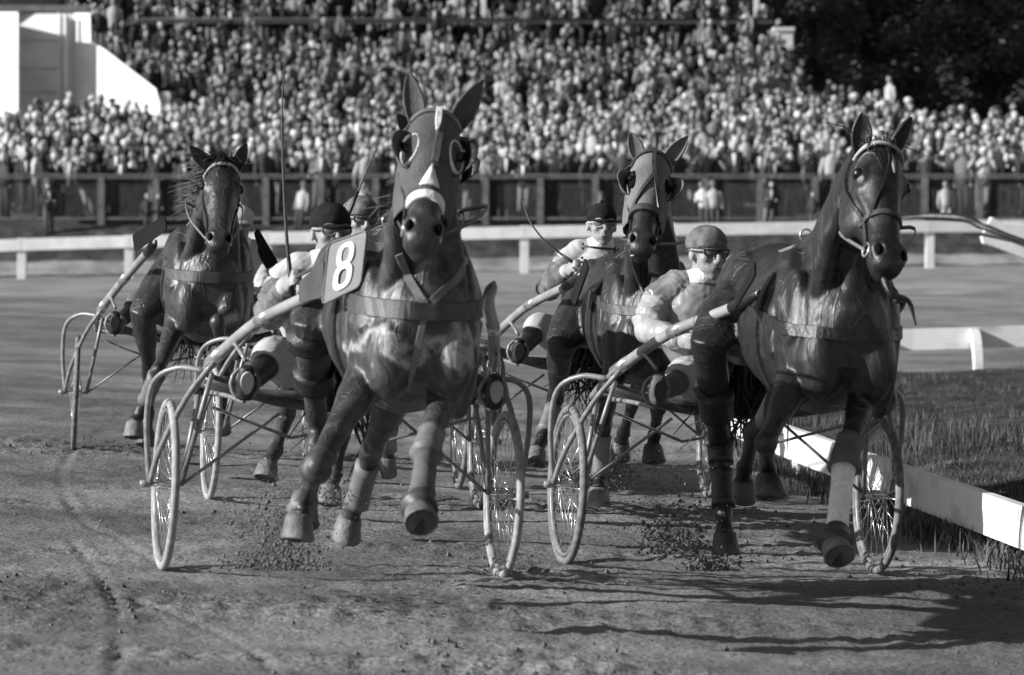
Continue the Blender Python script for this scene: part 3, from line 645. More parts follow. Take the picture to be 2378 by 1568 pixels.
# figures on the bank in front of the fence
BANK = [(115, 470, 'person sitting on the bank at the far left in front of the fence', 55), 
        (345, 500, 'left one of three small dark figures on the bank left of the browbanded horse', 2), (372, 505, 'right one of the small dark figures on the bank left of the browbanded horse', 3), 
        (1640, 470, 'pale clothed pair member standing left of the fence post above the capped driver', 9), (1665, 468, 'pale clothed figure beside the fence post above the capped driver', 21), (1780, 472, 'man in dark suit with white shirt before the fence', 30),
        (1890, 500, 'child in grey on the bank right of the dark suited man', 40), 
        (850, 470, 'pale figure on the bank behind the cap of the rear driver', 44), (690, 470, 'figure in light coat standing before the fence behind the upright whip', 47), (2200, 465, 'tall pale coat figure before the fence at the right', 56)]
for px, py, lab, i in BANK:
    y = 100.6; x = (px - 1189) / F * y; zt = H - (py - 34 - HZ) / F * y; hgt = 1.74
    sc_ = .8; zg = 1.6
    if py > 485: sc_ = .62
    if py > 540: y = 99.4; x = (px - 1189) / F * y; zg = gz(x, y)
    pool = [q for q in range(64) if GEOS[q][2] == ('pale' if 'pale' in lab or 'light' in lab else 'dark')]
    put_person(pool[i % len(pool)], x, y, max(gz(x, y), 1.15), random.gauss(0, .4), sc_, lab, None)
put_person([q for q in range(64) if GEOS[q][2] == 'pale'][3], (2065 - 1189) / F * 122, 122, H + (HZ - 247) / F * 122 - .75, -1.1, 1.0, 'person in pale jacket standing raised above the crowd before the dark trees', None)
# the rest of the crowd reads as one mass
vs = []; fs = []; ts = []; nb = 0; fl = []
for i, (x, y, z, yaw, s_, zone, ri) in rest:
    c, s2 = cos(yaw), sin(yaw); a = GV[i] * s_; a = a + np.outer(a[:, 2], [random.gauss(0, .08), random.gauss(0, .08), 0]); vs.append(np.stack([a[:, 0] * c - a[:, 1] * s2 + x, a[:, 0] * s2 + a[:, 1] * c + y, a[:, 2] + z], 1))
    fl.extend(tuple(q + nb for q in f_) for f_ in GEOS[i][0].f); ts.append(np.array(GEOS[i][1]) * (random.uniform(.8, 1.15) if zone == 'terrace' else random.uniform(.45, .82))); nb += len(a)  # off the terrace all tones are darkened: dark suits plus painted-in shade
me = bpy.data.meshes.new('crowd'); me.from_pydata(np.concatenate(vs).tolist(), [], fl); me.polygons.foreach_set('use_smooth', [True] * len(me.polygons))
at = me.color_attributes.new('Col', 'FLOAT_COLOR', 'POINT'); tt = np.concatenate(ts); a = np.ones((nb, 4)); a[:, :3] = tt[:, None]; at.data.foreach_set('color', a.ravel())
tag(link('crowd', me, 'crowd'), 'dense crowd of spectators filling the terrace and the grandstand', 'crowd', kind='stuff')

# ------------------------------------------------------------------ rigs: horse, sulky and driver share a heading frame (f forward, r picture-right, z up)
class Rig:
    def __init__(s, px, Y, yaw):
        a = rad(yaw); X = (px - 1189) / F * Y; s.h = V((sin(a), -cos(a), 0)); r0 = V((cos(a), sin(a), 0))
        zl = gz(X - r0.x * .71, Y - r0.y * .71); zr_ = gz(X + r0.x * .71, Y + r0.y * .71)
        s.r = (r0 * 1.42 + V((0, 0, zr_ - zl))).normalized(); s.u = s.h.cross(s.r).normalized(); s.O = V((X, Y, (zl + zr_) / 2))
    def W(s, f, r, z): return s.O + s.h * f + s.r * r + s.u * z
    def P(s, px, py, f):
        d = PX(px, py, 1.0) - CAM; k = (f - (CAM - s.O).dot(s.h)) / d.dot(s.h); return CAM + d * k
RIGS = {'8': Rig(772, 15.9, 12), 'r': Rig(1673, 17.0, 11.5), 'm': Rig(1354, 21.6, 7.5), 'l': Rig(441, 23.5, 6.5), '5': Rig(800, 19.9, 11)}

def horse(R, S):
    root = thing('horse', R.W(1.4, 0, 0), S['label'], 'horse', None); L = root.location.copy()
    P, h, rt, up = R.P, R.h, R.r, R.u; dr_, dz_ = S.get('dr', 0), S.get('dz', 0)
    W = lambda f, r, z: R.W(f, r + dr_ * f / 2, z + dz_)
    mb = MB()
    # trunk
    tr = [(.50, 1.22, .06, .09), (.58, 1.20, .16, .19), (.72, 1.195, .215, .245), (.9, 1.185, .235, .265), (1.1, 1.15, .23, .26), (1.32, 1.11, .255, .285), (1.55, 1.09, .26, .32),
          (1.75, 1.10, .235, .335), (1.92, 1.115, .215, .31), (2.06, 1.11, .195, .26), (2.17, 1.09, .155, .20), (2.23, 1.08, .085, .12)]
    mb.tube([W(f, 0, z) for f, z, a, b in tr], [(a, b) for f, z, a, b in tr], 24, ref=rt)
    # neck and head frame
    poll = P(*S['poll'], S.get('fp', 2.48)); muz = P(*S['muz'], S.get('fm', 2.86))
    uu = (muz - poll).normalized(); HL = max(.56, min(.66, (muz - poll).length))
    a = rad(S.get('hyaw', 0)); x0 = rt * cos(a) - h * sin(a); lx = (x0 - uu * x0.dot(uu)).normalized(); nn = uu.cross(lx).normalized()
    if nn.dot(h) < 0: nn = -nn
    hp = lambda x, t, n: poll + lx * x + uu * (t * HL) + nn * n
    nb = [W(1.62, 0, 1.14), W(1.86, 0, 1.27), W(2.06, 0, 1.46)]; pe = hp(0, .02, -.13)
    npts = cr(nb + [(nb[2] * .45 + pe * .55) - h * .02, pe], 3); k = len(npts) - 1
    prof_ = [(0, .19, .34), (.2, .155, .30), (.4, .122, .24), (.6, .102, .195), (.8, .088, .155), (1, .078, .12)]
    def ip(q):
        for (a0, b0, c0), (a1, b1, c1) in zip(prof_[:-1], prof_[1:]):
            if q <= a1 + 1e-6:
                w_ = (q - a0) / (a1 - a0); return (b0 + (b1 - b0) * w_, c0 + (c1 - c0) * w_)
        return prof_[-1][1:]
    mb.tube(npts, [ip(i / k) for i in range(k + 1)], 18, ref=rt)
    hr = [(-.06, .05, .05, -.10), (0, .074, .085, -.085), (.08, .086, .11, -.10), (.18, .094, .128, -.115), (.3, .098, .135, -.125), (.42, .083, .128, -.122), (.54, .069, .108, -.106), (.66, .060, .086, -.086), (.78, .058, .070, -.071), (.88, .064, .066, -.066), (.96, .062, .060, -.062), (1.0, .052, .046, -.06), (1.02, .03, .03, -.06)]
    def hring(w_, b_, c_, t_, n=20, grow=0.0):
        o = []
        for q in range(n):
            th = 2 * pi * q / n; c, s_ = cos(th), sin(th); e = .8
            o.append(hp((w_ + grow) * math.copysign(abs(c) ** e, c), t_, c_ + (b_ + grow) * math.copysign(abs(s_) ** e, s_)))
        return o
    mb.loft([hring(w_, b_, c_, t_) for t_, w_, b_, c_ in hr])
    for s_ in (-1, 1):
        mb.ell(hp(s_ * .056, .40, -.17), lx * .042, uu * .12, nn * .10, 12, 8)               # cheek
        mb.ell(hp(s_ * .077, .275, -.060), lx * .032, uu * .055, nn * .040, 10, 6)            # eye socket
        mb.tube([hp(s_ * .070, .215, -.022), hp(s_ * .090, .24, -.034), hp(s_ * .098, .28, -.058)], [.012, .015, .010], 8)   # brow
        mb.tube([hp(s_ * .082, .36, -.085), hp(s_ * .068, .5, -.06), hp(s_ * .052, .66, -.045)], [.014, .014, .008], 8)      # facial crest
        mb.ell(hp(s_ * .045, .885, -.033), lx * .030, uu * .048, nn * .034, 10, 6)            # nostril wing
        mb.tube([hp(s_ * .030, .84, -.008), hp(s_ * .058, .86, -.012), hp(s_ * .068, .90, -.03), hp(s_ * .05, .935, -.028)], [.010, .012, .011, .008], 8)
        # chest, shoulder, quarters
        mb.ell(W(2.14, s_ * .105, .99), rt * .092, up * .17, h * .10, 14, 10); mb.tube([W(2.1, s_ * .13, 1.12), W(2.16, s_ * .09, 1.0), W(2.1, s_ * .11, .86)], [.05, .055, .05], 10)
        mb.ell(W(1.97, s_ * .175, 1.05), rt * .065, up * .30, h * .16, 14, 10)
        mb.tube([W(1.78, s_ * .14, 1.38), W(1.95, s_ * .18, 1.2), W(2.09, s_ * .165, 1.06)], [.07, .075, .06], 10)
        mb.ell(W(.86, s_ * .135, 1.17), rt * .12, up * .25, h * .26, 14, 10)
        mb.tube([hp(s_ * .055, .22, -.20), (hp(s_ * .07, .25, -.24) + W(2.1, s_ * .11, 1.3)) / 2, W(2.12, s_ * .115, 1.24), W(2.13, s_ * .13, 1.08)], [.035, .045, .05, .045], 10)      # brachiocephalic muscle
        mb.tube([W(1.70, s_ * .10, 1.40), W(1.82, s_ * .19, 1.16), W(1.90, s_ * .205, .99)], [.05, .06, .05], 10)           # triceps
        mb.tube([W(2.12, s_ * .12, 1.0), W(2.08, s_ * .135, .9), W(2.0, s_ * .145, .84)], [.055, .05, .04], 10)
    mb.ell(hp(0, .95, -.095), lx * .045, uu * .055, nn * .035, 10, 6)                           # chin
    mb.ell(hp(0, .5, -.018), lx * .034, uu * .26, nn * .016, 10, 6); mb.tube([hp(0, .3, -.24), W(2.2, 0, 1.42), W(2.17, 0, 1.2)], [.045, .05, .05], 10)                              # nasal bone
    # legs
    hooves = []
    for Lg in S['fore']:
        sg = Lg['s']; el = W(1.96, sg * .15, .94); sh = W(2.0, sg * .15, 1.12)
        kn, fe, ho = [P(*q) if not isinstance(q, V) else q for q in Lg['j']]
        c = lambda a_, b_, q: a_ + (b_ - a_) * q
        pts = [sh, el, c(el, kn, .3), c(el, kn, .62), c(el, kn, .86), kn, c(kn, fe, .16), c(kn, fe, .5), c(kn, fe, .82), fe, c(fe, ho, .5), ho]
        mb.tube(pts, [.105, .083, .066, .047, .037, .045, .035, .0265, .028, .038, .031, .041], 12, ref=rt); hooves.append((fe, ho, Lg)); mb.ell(kn, rt * .045, up * .052, h * .042, 10, 8); mb.ell(fe - h * .012, rt * .040, up * .036, h * .046, 10, 8); mb.tube([c(kn, fe, .1) - h * .022, c(kn, fe, .9) - h * .026], [.017, .018], 8)
    for Lg in S['hind']:
        sg = Lg['s']; hip = W(.88, sg * .13, 1.18)
        st, hk, fe, ho = [P(*q) if not isinstance(q, V) else q for q in Lg['j']]
        c = lambda a_, b_, q: a_ + (b_ - a_) * q
        mb.tube([hip, c(hip, st, .6), st, c(st, hk, .35), c(st, hk, .75), hk, c(hk, fe, .2), c(hk, fe, .55), c(hk, fe, .85), fe, c(fe, ho, .5), ho], [.15, .13, .083, .066, .043, .051, .038, .0285, .030, .040, .032, .041], 12, ref=rt); hooves.append((fe, ho, Lg))
    mb.tube([W(.6, 0, 1.37), W(.42, 0, 1.37), W(.34, .02, 1.18)], [.05, .045, .03], 8)
    me = remesh(mb, L, .0100, 5, .5)
    nv = len(me.vertices); co = np.zeros(nv * 3); no_ = np.zeros(nv * 3); me.vertices.foreach_get('co', co); me.vertex_normals.foreach_get('vector', no_); co = co.reshape(-1, 3); no_ = no_.reshape(-1, 3)
    sd3 = S['seed'] * 7.3
    def n3(x, y, z): return (vnoise(x + .37 * z + 50, y + sd3 + 60) + vnoise(y * .9 + 80, z + sd3 + 20) + vnoise(z + 31, x * .9 + sd3 + 44)) * 1.1
    a_ = n3(co[:, 0] * 9, co[:, 1] * 9, co[:, 2] * 4); b_ = n3(co[:, 0] * 22, co[:, 1] * 22, co[:, 2] * 8)
    co = co + no_ * ((1 - np.abs(a_) * 2.4) * .0030 + (1 - np.abs(b_) * 2.2) * .0010)[:, None]      # shallow muscle and tendon relief
    for s_ in (-1, 1):                                       # nostril hollows
        d = co - np.array(hp(s_ * .054, .895, .0) - L); q = np.hypot(d @ np.array(uu) / 1.5, d @ np.array(lx)); k_ = (np.linalg.norm(d, axis=1) < .06) & (q < .022)
        co[k_] -= np.array(nn * .018 + lx * s_ * .010) * (1 - (q[k_] / .022) ** 2)[:, None]
    me.vertices.foreach_set('co', co.ravel())
    me.update(); bv = bvh_of(me, L)
    body = link('body', me, S['coat'], root)
    hooves_d = S.get('hoofmat', 'hoof_d')
    for fe, ho, Lg in hooves:
        d = (ho - fe).normalized(); sd = Lg.get('sole'); sd = (h * sd[0] + rt * sd[1] + up * sd[2]).normalized() if sd else (d * .6 - up * .4).normalized()
        fw = (h - sd * h.dot(sd)); fw = fw.normalized() if fw.length > .15 else (up - sd * up.dot(sd)).normalized()
        sw = sd.cross(fw); hb = MB(); rings = []
        for t_, r_, sh_ in ((-.015, .043, 0), (.0, .049, .003), (.04, .055, .014), (.074, .062, .026), (.079, .060, .026), (.079, .054, .026), (.072, .050, .024)):
            rings.append([ho + sd * t_ + fw * (sh_ + r_ * 1.08 * cos(2 * pi * q / 14)) + sw * (r_ * sin(2 * pi * q / 14)) for q in range(14)])
        hb.loft(rings); ho_ = part('hoof', hb, Lg.get('hm', hooves_d), root)
        sb = MB(); cs_ = ho + sd * .0735 + fw * .024; sb.prism([cs_ + fw * (.049 * 1.08 * cos(2 * pi * q / 14)) + sw * (.049 * sin(2 * pi * q / 14)) for q in range(14)], sd * .003); part('sole', sb, 'clod', ho_, smooth=False); fb_ = MB(); fb_.prism([cs_ + sd * .003 - fw * .045 - sw * .02, cs_ + sd * .003 - fw * .045 + sw * .02, cs_ + sd * .003 + fw * .018], sd * .008); part('frog', fb_, 'black', ho_, smooth=False)
    # boots and bandages: tuple (kind, leg list, index, from, to, radius, material)
    for kind_, lst, i, a_, b_, r_, m_ in S.get('boots', []):
        J = [P(*q) if not isinstance(q, V) else q for q in S[lst][i]['j']]
        if lst == 'fore': J = [W(1.96, S[lst][i]['s'] * .15, .94)] + J
        def at_(q): i_ = min(int(q), len(J) - 2); return J[i_] + (J[i_ + 1] - J[i_]) * (q - i_)
        n_ = 7; rs = r_ if hasattr(r_, '__len__') else (r_, r_); bb = MB()
        bb.tube([at_(a_ + (b_ - a_) * q / (n_ - 1)) for q in range(n_)], [rs[0] + (rs[1] - rs[0]) * q / (n_ - 1) + (.006 if q in (0, n_ - 1) else .002 * (q % 2)) for q in range(n_)], 14); part(kind_, bb, m_, root)
    # ears
    tips = S.get('ears'); 
    for j, s_ in enumerate((-1, 1)):
        b0 = hp(s_ * .062, -.0, -.085); tp = P(*tips[j], S.get('fp', 2.48) - .06 + S.get('eartilt', 0)) if tips else b0 - uu * .17 + lx * s_ * .05
        ax = tp - b0; mx_ = min(S.get('earlen', .22), ax.length); ax = ax.normalized(); tp = b0 + ax * mx_
        of = (nn + lx * s_ * .5); of = (of - ax * of.dot(ax)).normalized(); wx = ax.cross(of); eb = MB(); rings = []
        for q, wv in ((-.12, .026), (0, .030), (.2, .039), (.4, .042), (.6, .037), (.8, .025), (.93, .012), (1, .003)):
            c = b0 + (tp - b0) * q; ring = []
            for z_ in range(9): th = pi * z_ / 8; ring.append(c + wx * (wv * cos(th)) - of * (wv * .75 * sin(th)))
            for z_ in range(8, -1, -1): th = pi * z_ / 8; ring.append(c + wx * (wv * .82 * cos(th)) - of * (wv * (.75 if q < 0 else .28) * sin(th) - .006 * (q >= 0)))
            rings.append(ring)
        eb.loft(rings); part('ear', eb, S.get('earmat', S['coat']), root)
        e_ = MB(); e_.ell(hp(s_ * .102, .265, -.052), lx * .021, uu * .026, nn * .026, 12, 8); part('eye', e_, 'eye', root)
        no = MB(); no.ell(hp(s_ * .051, .893, -.020), lx * .013, uu * .028, nn * .014, 10, 6); part('nostril', no, 'nostril', root)  # black plug paints the shade inside the nostril hollow
    # forelock, mane, tail
    hm_ = MB(); rr = random.Random(S['seed'])
    for i in range(3 * S.get('forelock', 30)):
        b0 = hp(rr.uniform(-.05, .05), rr.uniform(-.04, .03), -.07 + rr.uniform(-.02, .03)); d = -uu * rr.uniform(.0, .05) + lx * rr.gauss(S.get('blow', 0), .05) + nn * rr.uniform(0, .05)
        hm_.tube([b0, b0 + d * .8 + nn * .03, b0 + d * 1.5 + uu * rr.uniform(.03, .12) + nn * .035], [.003, .003, .0008], 3)
    if S.get('forelock', 30): part('forelock', hm_, 'hair', root)
    mm_ = MB(); crest = [npts[i] for i in range(3, len(npts))]
    for i in range(S.get('mane', 110)):
        q = rr.random() * (len(crest) - 1.01); i_ = int(q); c = crest[i_] + (crest[i_ + 1] - crest[i_]) * (q - i_); rb = ip((3 + q) / k)[1]
        tg = (crest[i_ + 1] - crest[i_]).normalized(); bk = tg.cross(rt).normalized(); bk = bk if bk.dot(up - h * .6) > 0 else -bk
        b0 = c + bk * (rb - .015) + rt * rr.uniform(-.015, .015); sd_ = S.get('mside', -1); ln = rr.uniform(.5, 1.1)
        p1 = b0 + bk * .04 * ln + rt * sd_ * (.05 + rr.gauss(0, .03)) * ln; p2 = p1 + rt * sd_ * rr.uniform(.03, .09) * ln * S.get('mblow', 1) - up * rr.uniform(-.02, .1) * ln - h * rr.uniform(0, .05)
        mm_.tube([b0, p1, p2], [.0045, .0035, .0008], 3)
    if mm_.v: part('mane', mm_, 'hair', root)
    tl = MB()
    for i in range(60):
        b0 = W(.42, rr.gauss(0, .02), 1.36); tl.tube([b0, W(.28 + rr.gauss(0, .03), rr.gauss(0, .05), 1.2), W(.22 + rr.gauss(0, .06), rr.gauss(.0, .09), .85 + rr.gauss(0, .06)), W(.2 + rr.gauss(0, .08), rr.gauss(0, .12), .62 + rr.gauss(0, .08))], [.012, .012, .01, .002], 3)
    part('tail', tl, 'hair', root)
    # harness
    hs = MB(); bz = S.get('bz', 1.14)
    strap(hs, bv, [(W(1.5, -.6, bz + .06), W(1.5, 0, bz + .06)), (W(1.85, -.6, bz + .03), W(1.8, 0, bz + .03)), (W(2.3, -.5, bz), W(1.95, 0, bz)), (W(2.6, -.22, bz - .015), W(1.95, 0, bz)), (W(2.7, 0, bz - .02), W(1.95, 0, bz)),
                   (W(2.6, .22, bz - .015), W(1.95, 0, bz)), (W(2.3, .5, bz), W(1.95, 0, bz)), (W(1.85, .6, bz + .03), W(1.8, 0, bz + .03)), (W(1.5, .6, bz + .06), W(1.5, 0, bz + .06))], S.get('bw', .06), 6, .006, .005)
    part('breast_strap', hs, S.get('strapmat', 'leather'), root, smooth=False)
    gs = MB(); gd = [(W(1.62, .8 * sin(q * pi / 6), 1.1 + .8 * cos(q * pi / 6)), W(1.62, 0, 1.1)) for q in range(0, 13)]
    strap(gs, bv, gd, .07, 4, .006, .006); part('girth', gs, 'black', root, smooth=False)
    sd = MB(); sd.ell(W(1.62, 0, 1.425), rt * .11, h * .07, up * .035, 12, 6); part('saddle_pad', sd, 'leather', root)
    for s_ in (-1, 1):
        tt_ = MB(); c = W(1.62, s_ * .06, 1.475); tt_.tube([c + rt * (.025 * cos(q * pi / 6)) + up * (.025 * sin(q * pi / 6)) for q in range(12)], .005, 6, loop=True); part('terret_ring', tt_, 'steel', root)
    def band(t0, wd, m_, nm, tilt=0.0, full=True, off=.006, th=.004, lo=-150, hi=150):
        b_ = MB(); gd = []
        for q in range(0, 17):
            th_ = rad(lo + (hi - lo) * q / 16); d = lx * sin(th_) + nn * cos(th_); c = hp(0, t0 + tilt * abs(sin(th_)), -.09); gd.append((c + d * .35, c))
        strap(b_, bv, gd, wd, 3, off, th); return part(nm, b_, m_, root, smooth=False)
    def hline(pts, wd, m_, nm, off=.007):
        """strap through head coordinates (x, t, n) projected inwards"""
        b_ = MB(); gd = []
        for x, t_, n in pts:
            c = hp(0, t_, -.1); o_ = hp(x, t_, n); d = (o_ - c).normalized(); gd.append((c + d * .4, c))
        strap(b_, bv, gd, wd, 5, off); return part(nm, b_, m_, root, smooth=False)
    for s_ in (-1, 1):
        hline([(s_ * .08, .0, -.14), (s_ * .1, .2, -.16), (s_ * .09, .42, -.12), (s_ * .07, .62, -.08), (s_ * .06, .82, -.08)], .018, 'black', 'cheek_strap')
        br = MB(); c = hp(s_ * .066, .83, -.085); br.tube([c + uu * (.026 * cos(q * pi / 5)) + nn * (.026 * sin(q * pi / 5)) for q in range(10)], .005, 6, loop=True); part('bit_ring', br, 'steel', root)
    R.bit = {s_: hp(s_ * .07, .83, -.09) for s_ in (-1, 1)}
    return root, bv, hp, band, hline, lx, uu, nn, me

def reins(R, root, hands, m='leather', zt=1.46, dz=0.0):
    for s_ in (-1, 1):
        b = R.bit[s_]; mb = MB(); n1 = R.W(2.1, s_ * .15, 1.52 + dz); t_ = R.W(1.62, s_ * .07, zt + .01 + dz)
        pts = cr([b, b * .45 + n1 * .55 + R.r * s_ * .03, n1, t_, R.W(.9, s_ * .12, 1.36 + dz), hands[0 if s_ < 0 else 1]], 4)
        mb.tube(pts, [(.008, .003)] * len(pts), 6, ref=R.u); part('rein', mb, m, root)

WR = .352
def wheel(R, root, s_, tyre, spoke='steel'):
    c = R.W(0, s_ * .71, WR); ax = R.r; h, up = R.h, R.u
    wh = bpy.data.objects.new('wheel', None); COL.objects.link(wh); wh.parent = root; wh.empty_display_size = .1
    circ = lambda r_, n: [c + h * (r_ * cos(2 * pi * q / n)) + up * (r_ * sin(2 * pi * q / n)) for q in range(n)]
    mb = MB(); mb.tube(circ(WR - .017, 64), [(.017, .017)] * 64, 10, ref=ax, loop=True); part('tyre', mb, tyre, wh)
    mb = MB(); mb.tube(circ(WR - .046, 64), [(.013, .008)] * 64, 8, ref=ax, loop=True); part('rim', mb, 'tube', wh)
    mb = MB()
    for k in range(36):
        a = 2 * pi * k / 36; sd = .033 if k % 2 else -.033; b = a + (.55 if (k // 2) % 2 else -.55)
        mb.tube([c + ax * sd + h * (.018 * cos(b)) + up * (.018 * sin(b)), c + h * ((WR - .05) * cos(a)) + up * ((WR - .05) * sin(a))], .0016, 4)
    part('spokes', mb, spoke, wh)
    mb = MB(); mb.tube([c - ax * .06, c - ax * .035, c - ax * .03, c + ax * .03, c + ax * .035, c + ax * .06], [.010, .010, .022, .022, .010, .010], 10); part('hub', mb, 'steel', wh)
def sulky(R, S):
    root = thing('racing_sulky', R.W(0, 0, 0), S['label'], 'sulky'); W = R.W
    tb = S.get('tube', 'tube'); sm = S.get('shaft', 'wood')
    z1 = S.get('z1', 1.27)
    for s_ in (-1, 1):
        sh = [W(-.06, s_ * .60, .74), W(.12, s_ * .60, .80), W(.34, s_ * .575, .885), W(.8, s_ * .47, 1.05), W(1.3, s_ * .34, z1 - .07), W(1.58, s_ * .30, z1 + .0)]
        q = cr(sh[:3], 4); mb = MB(); mb.tube(q, .017, 10); part('rear_tube', mb, tb, root)
        q = cr(sh[2:], 5); mb = MB(); mb.tube(q, [.025] * 3 + [.024] * (len(q) - 5) + [.018, .010], 10, ref=R.r); part('shaft', mb, sm, root)
        mb = MB(); a_ = cr(sh, 5); 
        for i0, i1 in ((9, 11), (15, 16)):
            mb = MB(); mb.tube([a_[i0], a_[i1]], .0275, 10); part('shaft_ferrule', mb, 'steel', root)
        if s_ < 0 or S.get('wrap', True):
            mb = MB(); mb.tube(a_[20:26], [.027, .027, .027, .026, .02, .008], 10); part('shaft_tug', mb, 'black', root)
        hub = W(0, s_ * .775, WR); hin = W(0, s_ * .645, WR)
        mb = MB(); mb.tube(cr([W(.22, s_ * .595, .83), W(.14, s_ * .70, .835), W(.06, s_ * .785, .77), W(.02, s_ * .80, .6), hub], 5), .0125, 8); part('fork_tube', mb, tb, root)
        mb = MB(); mb.tube(cr([W(.36, s_ * .58, .87), W(.25, s_ * .67, .72), W(.1, s_ * .75, .5), hub], 4), .0125, 8); part('fork_tube', mb, tb, root)
        mb = MB(); mb.tube([W(.24, s_ * .57, .82), hin], .011, 8); part('fork_tube', mb, tb, root)
        mb = MB(); mb.tube([W(-.05, s_ * .58, .74), hin], .011, 8); part('fork_tube', mb, tb, root)
        mb = MB(); mb.tube([W(.18, s_ * .55, .68), W(.0, s_ * .2, .56), W(0, 0, .60)], .007, 6); mb.tube([hin, W(.0, s_ * .25, .66)], .007, 6); part('brace_rods', mb, tb, root)
        mb = MB(); mb.tube([hub + R.h * .0, W(0, s_ * .815, WR)], .015, 8); part('axle_nut', mb, tb, root)
        wheel(R, root, s_, S.get('tyre' + ('l' if s_ < 0 else 'r'), 'tyre_m'))
        # stirrup cup for the driver's foot
        c = W(.70, s_ * .50, .78); mb = MB(); mb.tube([c + R.r * (.056 * cos(q_ * pi / 6)) + R.u * (.02 + .062 * sin(q_ * pi / 6)) for q_ in range(12)], .009, 6, loop=True)
        mb.tube(cr([c + R.u * .11, W(.6, s_ * .53, .95), a_[12]], 3), .009, 6); mb.tube(cr([c - R.u * .05, W(.4, s_ * .53, .74), W(.1, s_ * .56, .74)], 3), .01, 6); part('stirrup', mb, tb, root)
    mb = MB(); mb.tube(cr([W(-.06, -.60, .74), W(-.05, -.3, .735), W(-.05, 0, .73), W(-.05, .3, .735), W(-.06, .60, .74)], 3), .02, 8); part('cross_bar', mb, S.get('bar', 'tube_d'), root)
    mb = MB(); mb.tube(cr([W(.16, -.585, .80), W(.2, -.3, .72), W(.2, 0, .70), W(.2, .3, .72), W(.16, .585, .80)], 3), .024, 8); part('cross_bar', mb, S.get('bar', 'tube_d'), root)
    mb = MB(); mb.ell(W(-.02, 0, .785), R.r * .19, R.h * .15, R.u * .045, 16, 6); part('seat', mb, 'black', root)
    mb = MB(); 
    for s_ in (-1, 1): mb.tube([W(-.05, s_ * .12, .73), W(-.04, s_ * .1, .76)], .014, 6); mb.tube([W(.2, s_ * .16, .72), W(.04, s_ * .1, .76)], .012, 6)
    part('seat_spring', mb, 'tube_d', root)
    for pl in S.get('plates', []):
        cs = [R.P(*q) for q in pl['c']]; n_ = (cs[1] - cs[0]).cross(cs[3] - cs[0]).normalized(); n_ = n_ if n_.dot(CAM - cs[0]) > 0 else -n_
        b_ = []
        for i in range(4):                                   # rounded corners
            p0, p1, p2 = cs[i - 1], cs[i], cs[(i + 1) % 4]; b_ += [p1 + (p0 - p1) * .1, p1 + (p0 - p1) * .03 + (p2 - p1) * .03, p1 + (p2 - p1) * .1]
        mb = MB(); mb.prism(b_, -n_ * .008); po = part('number_plate', mb, pl.get('m', 'plate_b'), root, smooth=False)
        if pl.get('m') == 'plate' and pl.get('eight'):
            eb_ = MB(); eb_.tube([p_ + n_ * .002 for p_ in b_], .0035, 6, loop=True); part('plate_edge', eb_, 'leather_l', po)
        if pl.get('eight'):
            tl_, tr_, br_, bl_ = cs; uv = lambda u_, v_: (tl_ * (1 - u_) + tr_ * u_) * (1 - v_) + (bl_ * (1 - u_) + br_ * u_) * v_
            mb = MB()
            for k_, (cv, hv, hu) in enumerate(((.30, .205, .225), (.68, .215, .24))):
                ro, ri = [], []
                for q in range(28):
                    th = 2 * pi * q / 28; e = .75; cx_ = math.copysign(abs(cos(th)) ** e, cos(th)); sy_ = math.copysign(abs(sin(th)) ** e, sin(th))
                    ro.append(uv(.5 + hu * cx_, cv + hv * sy_) + n_ * (.004 + .0015 * k_)); ri.append(uv(.5 + (hu - .125) * cx_, cv + (hv - .085) * sy_) + n_ * (.004 + .0015 * k_))
                b0 = len(mb.v); mb.v.extend(ro + ri); mb.v.extend([p_ - n_ * .003 for p_ in ro + ri])
                for q in range(28):
                    q2 = (q + 1) % 28; mb.f.append((b0 + q, b0 + q2, b0 + 28 + q2, b0 + 28 + q)); mb.f.append((b0 + 56 + q, b0 + q, b0 + q2, b0 + 56 + q2)) 
            part('digit_eight', mb, 'paint', po, smooth=False)
    return root

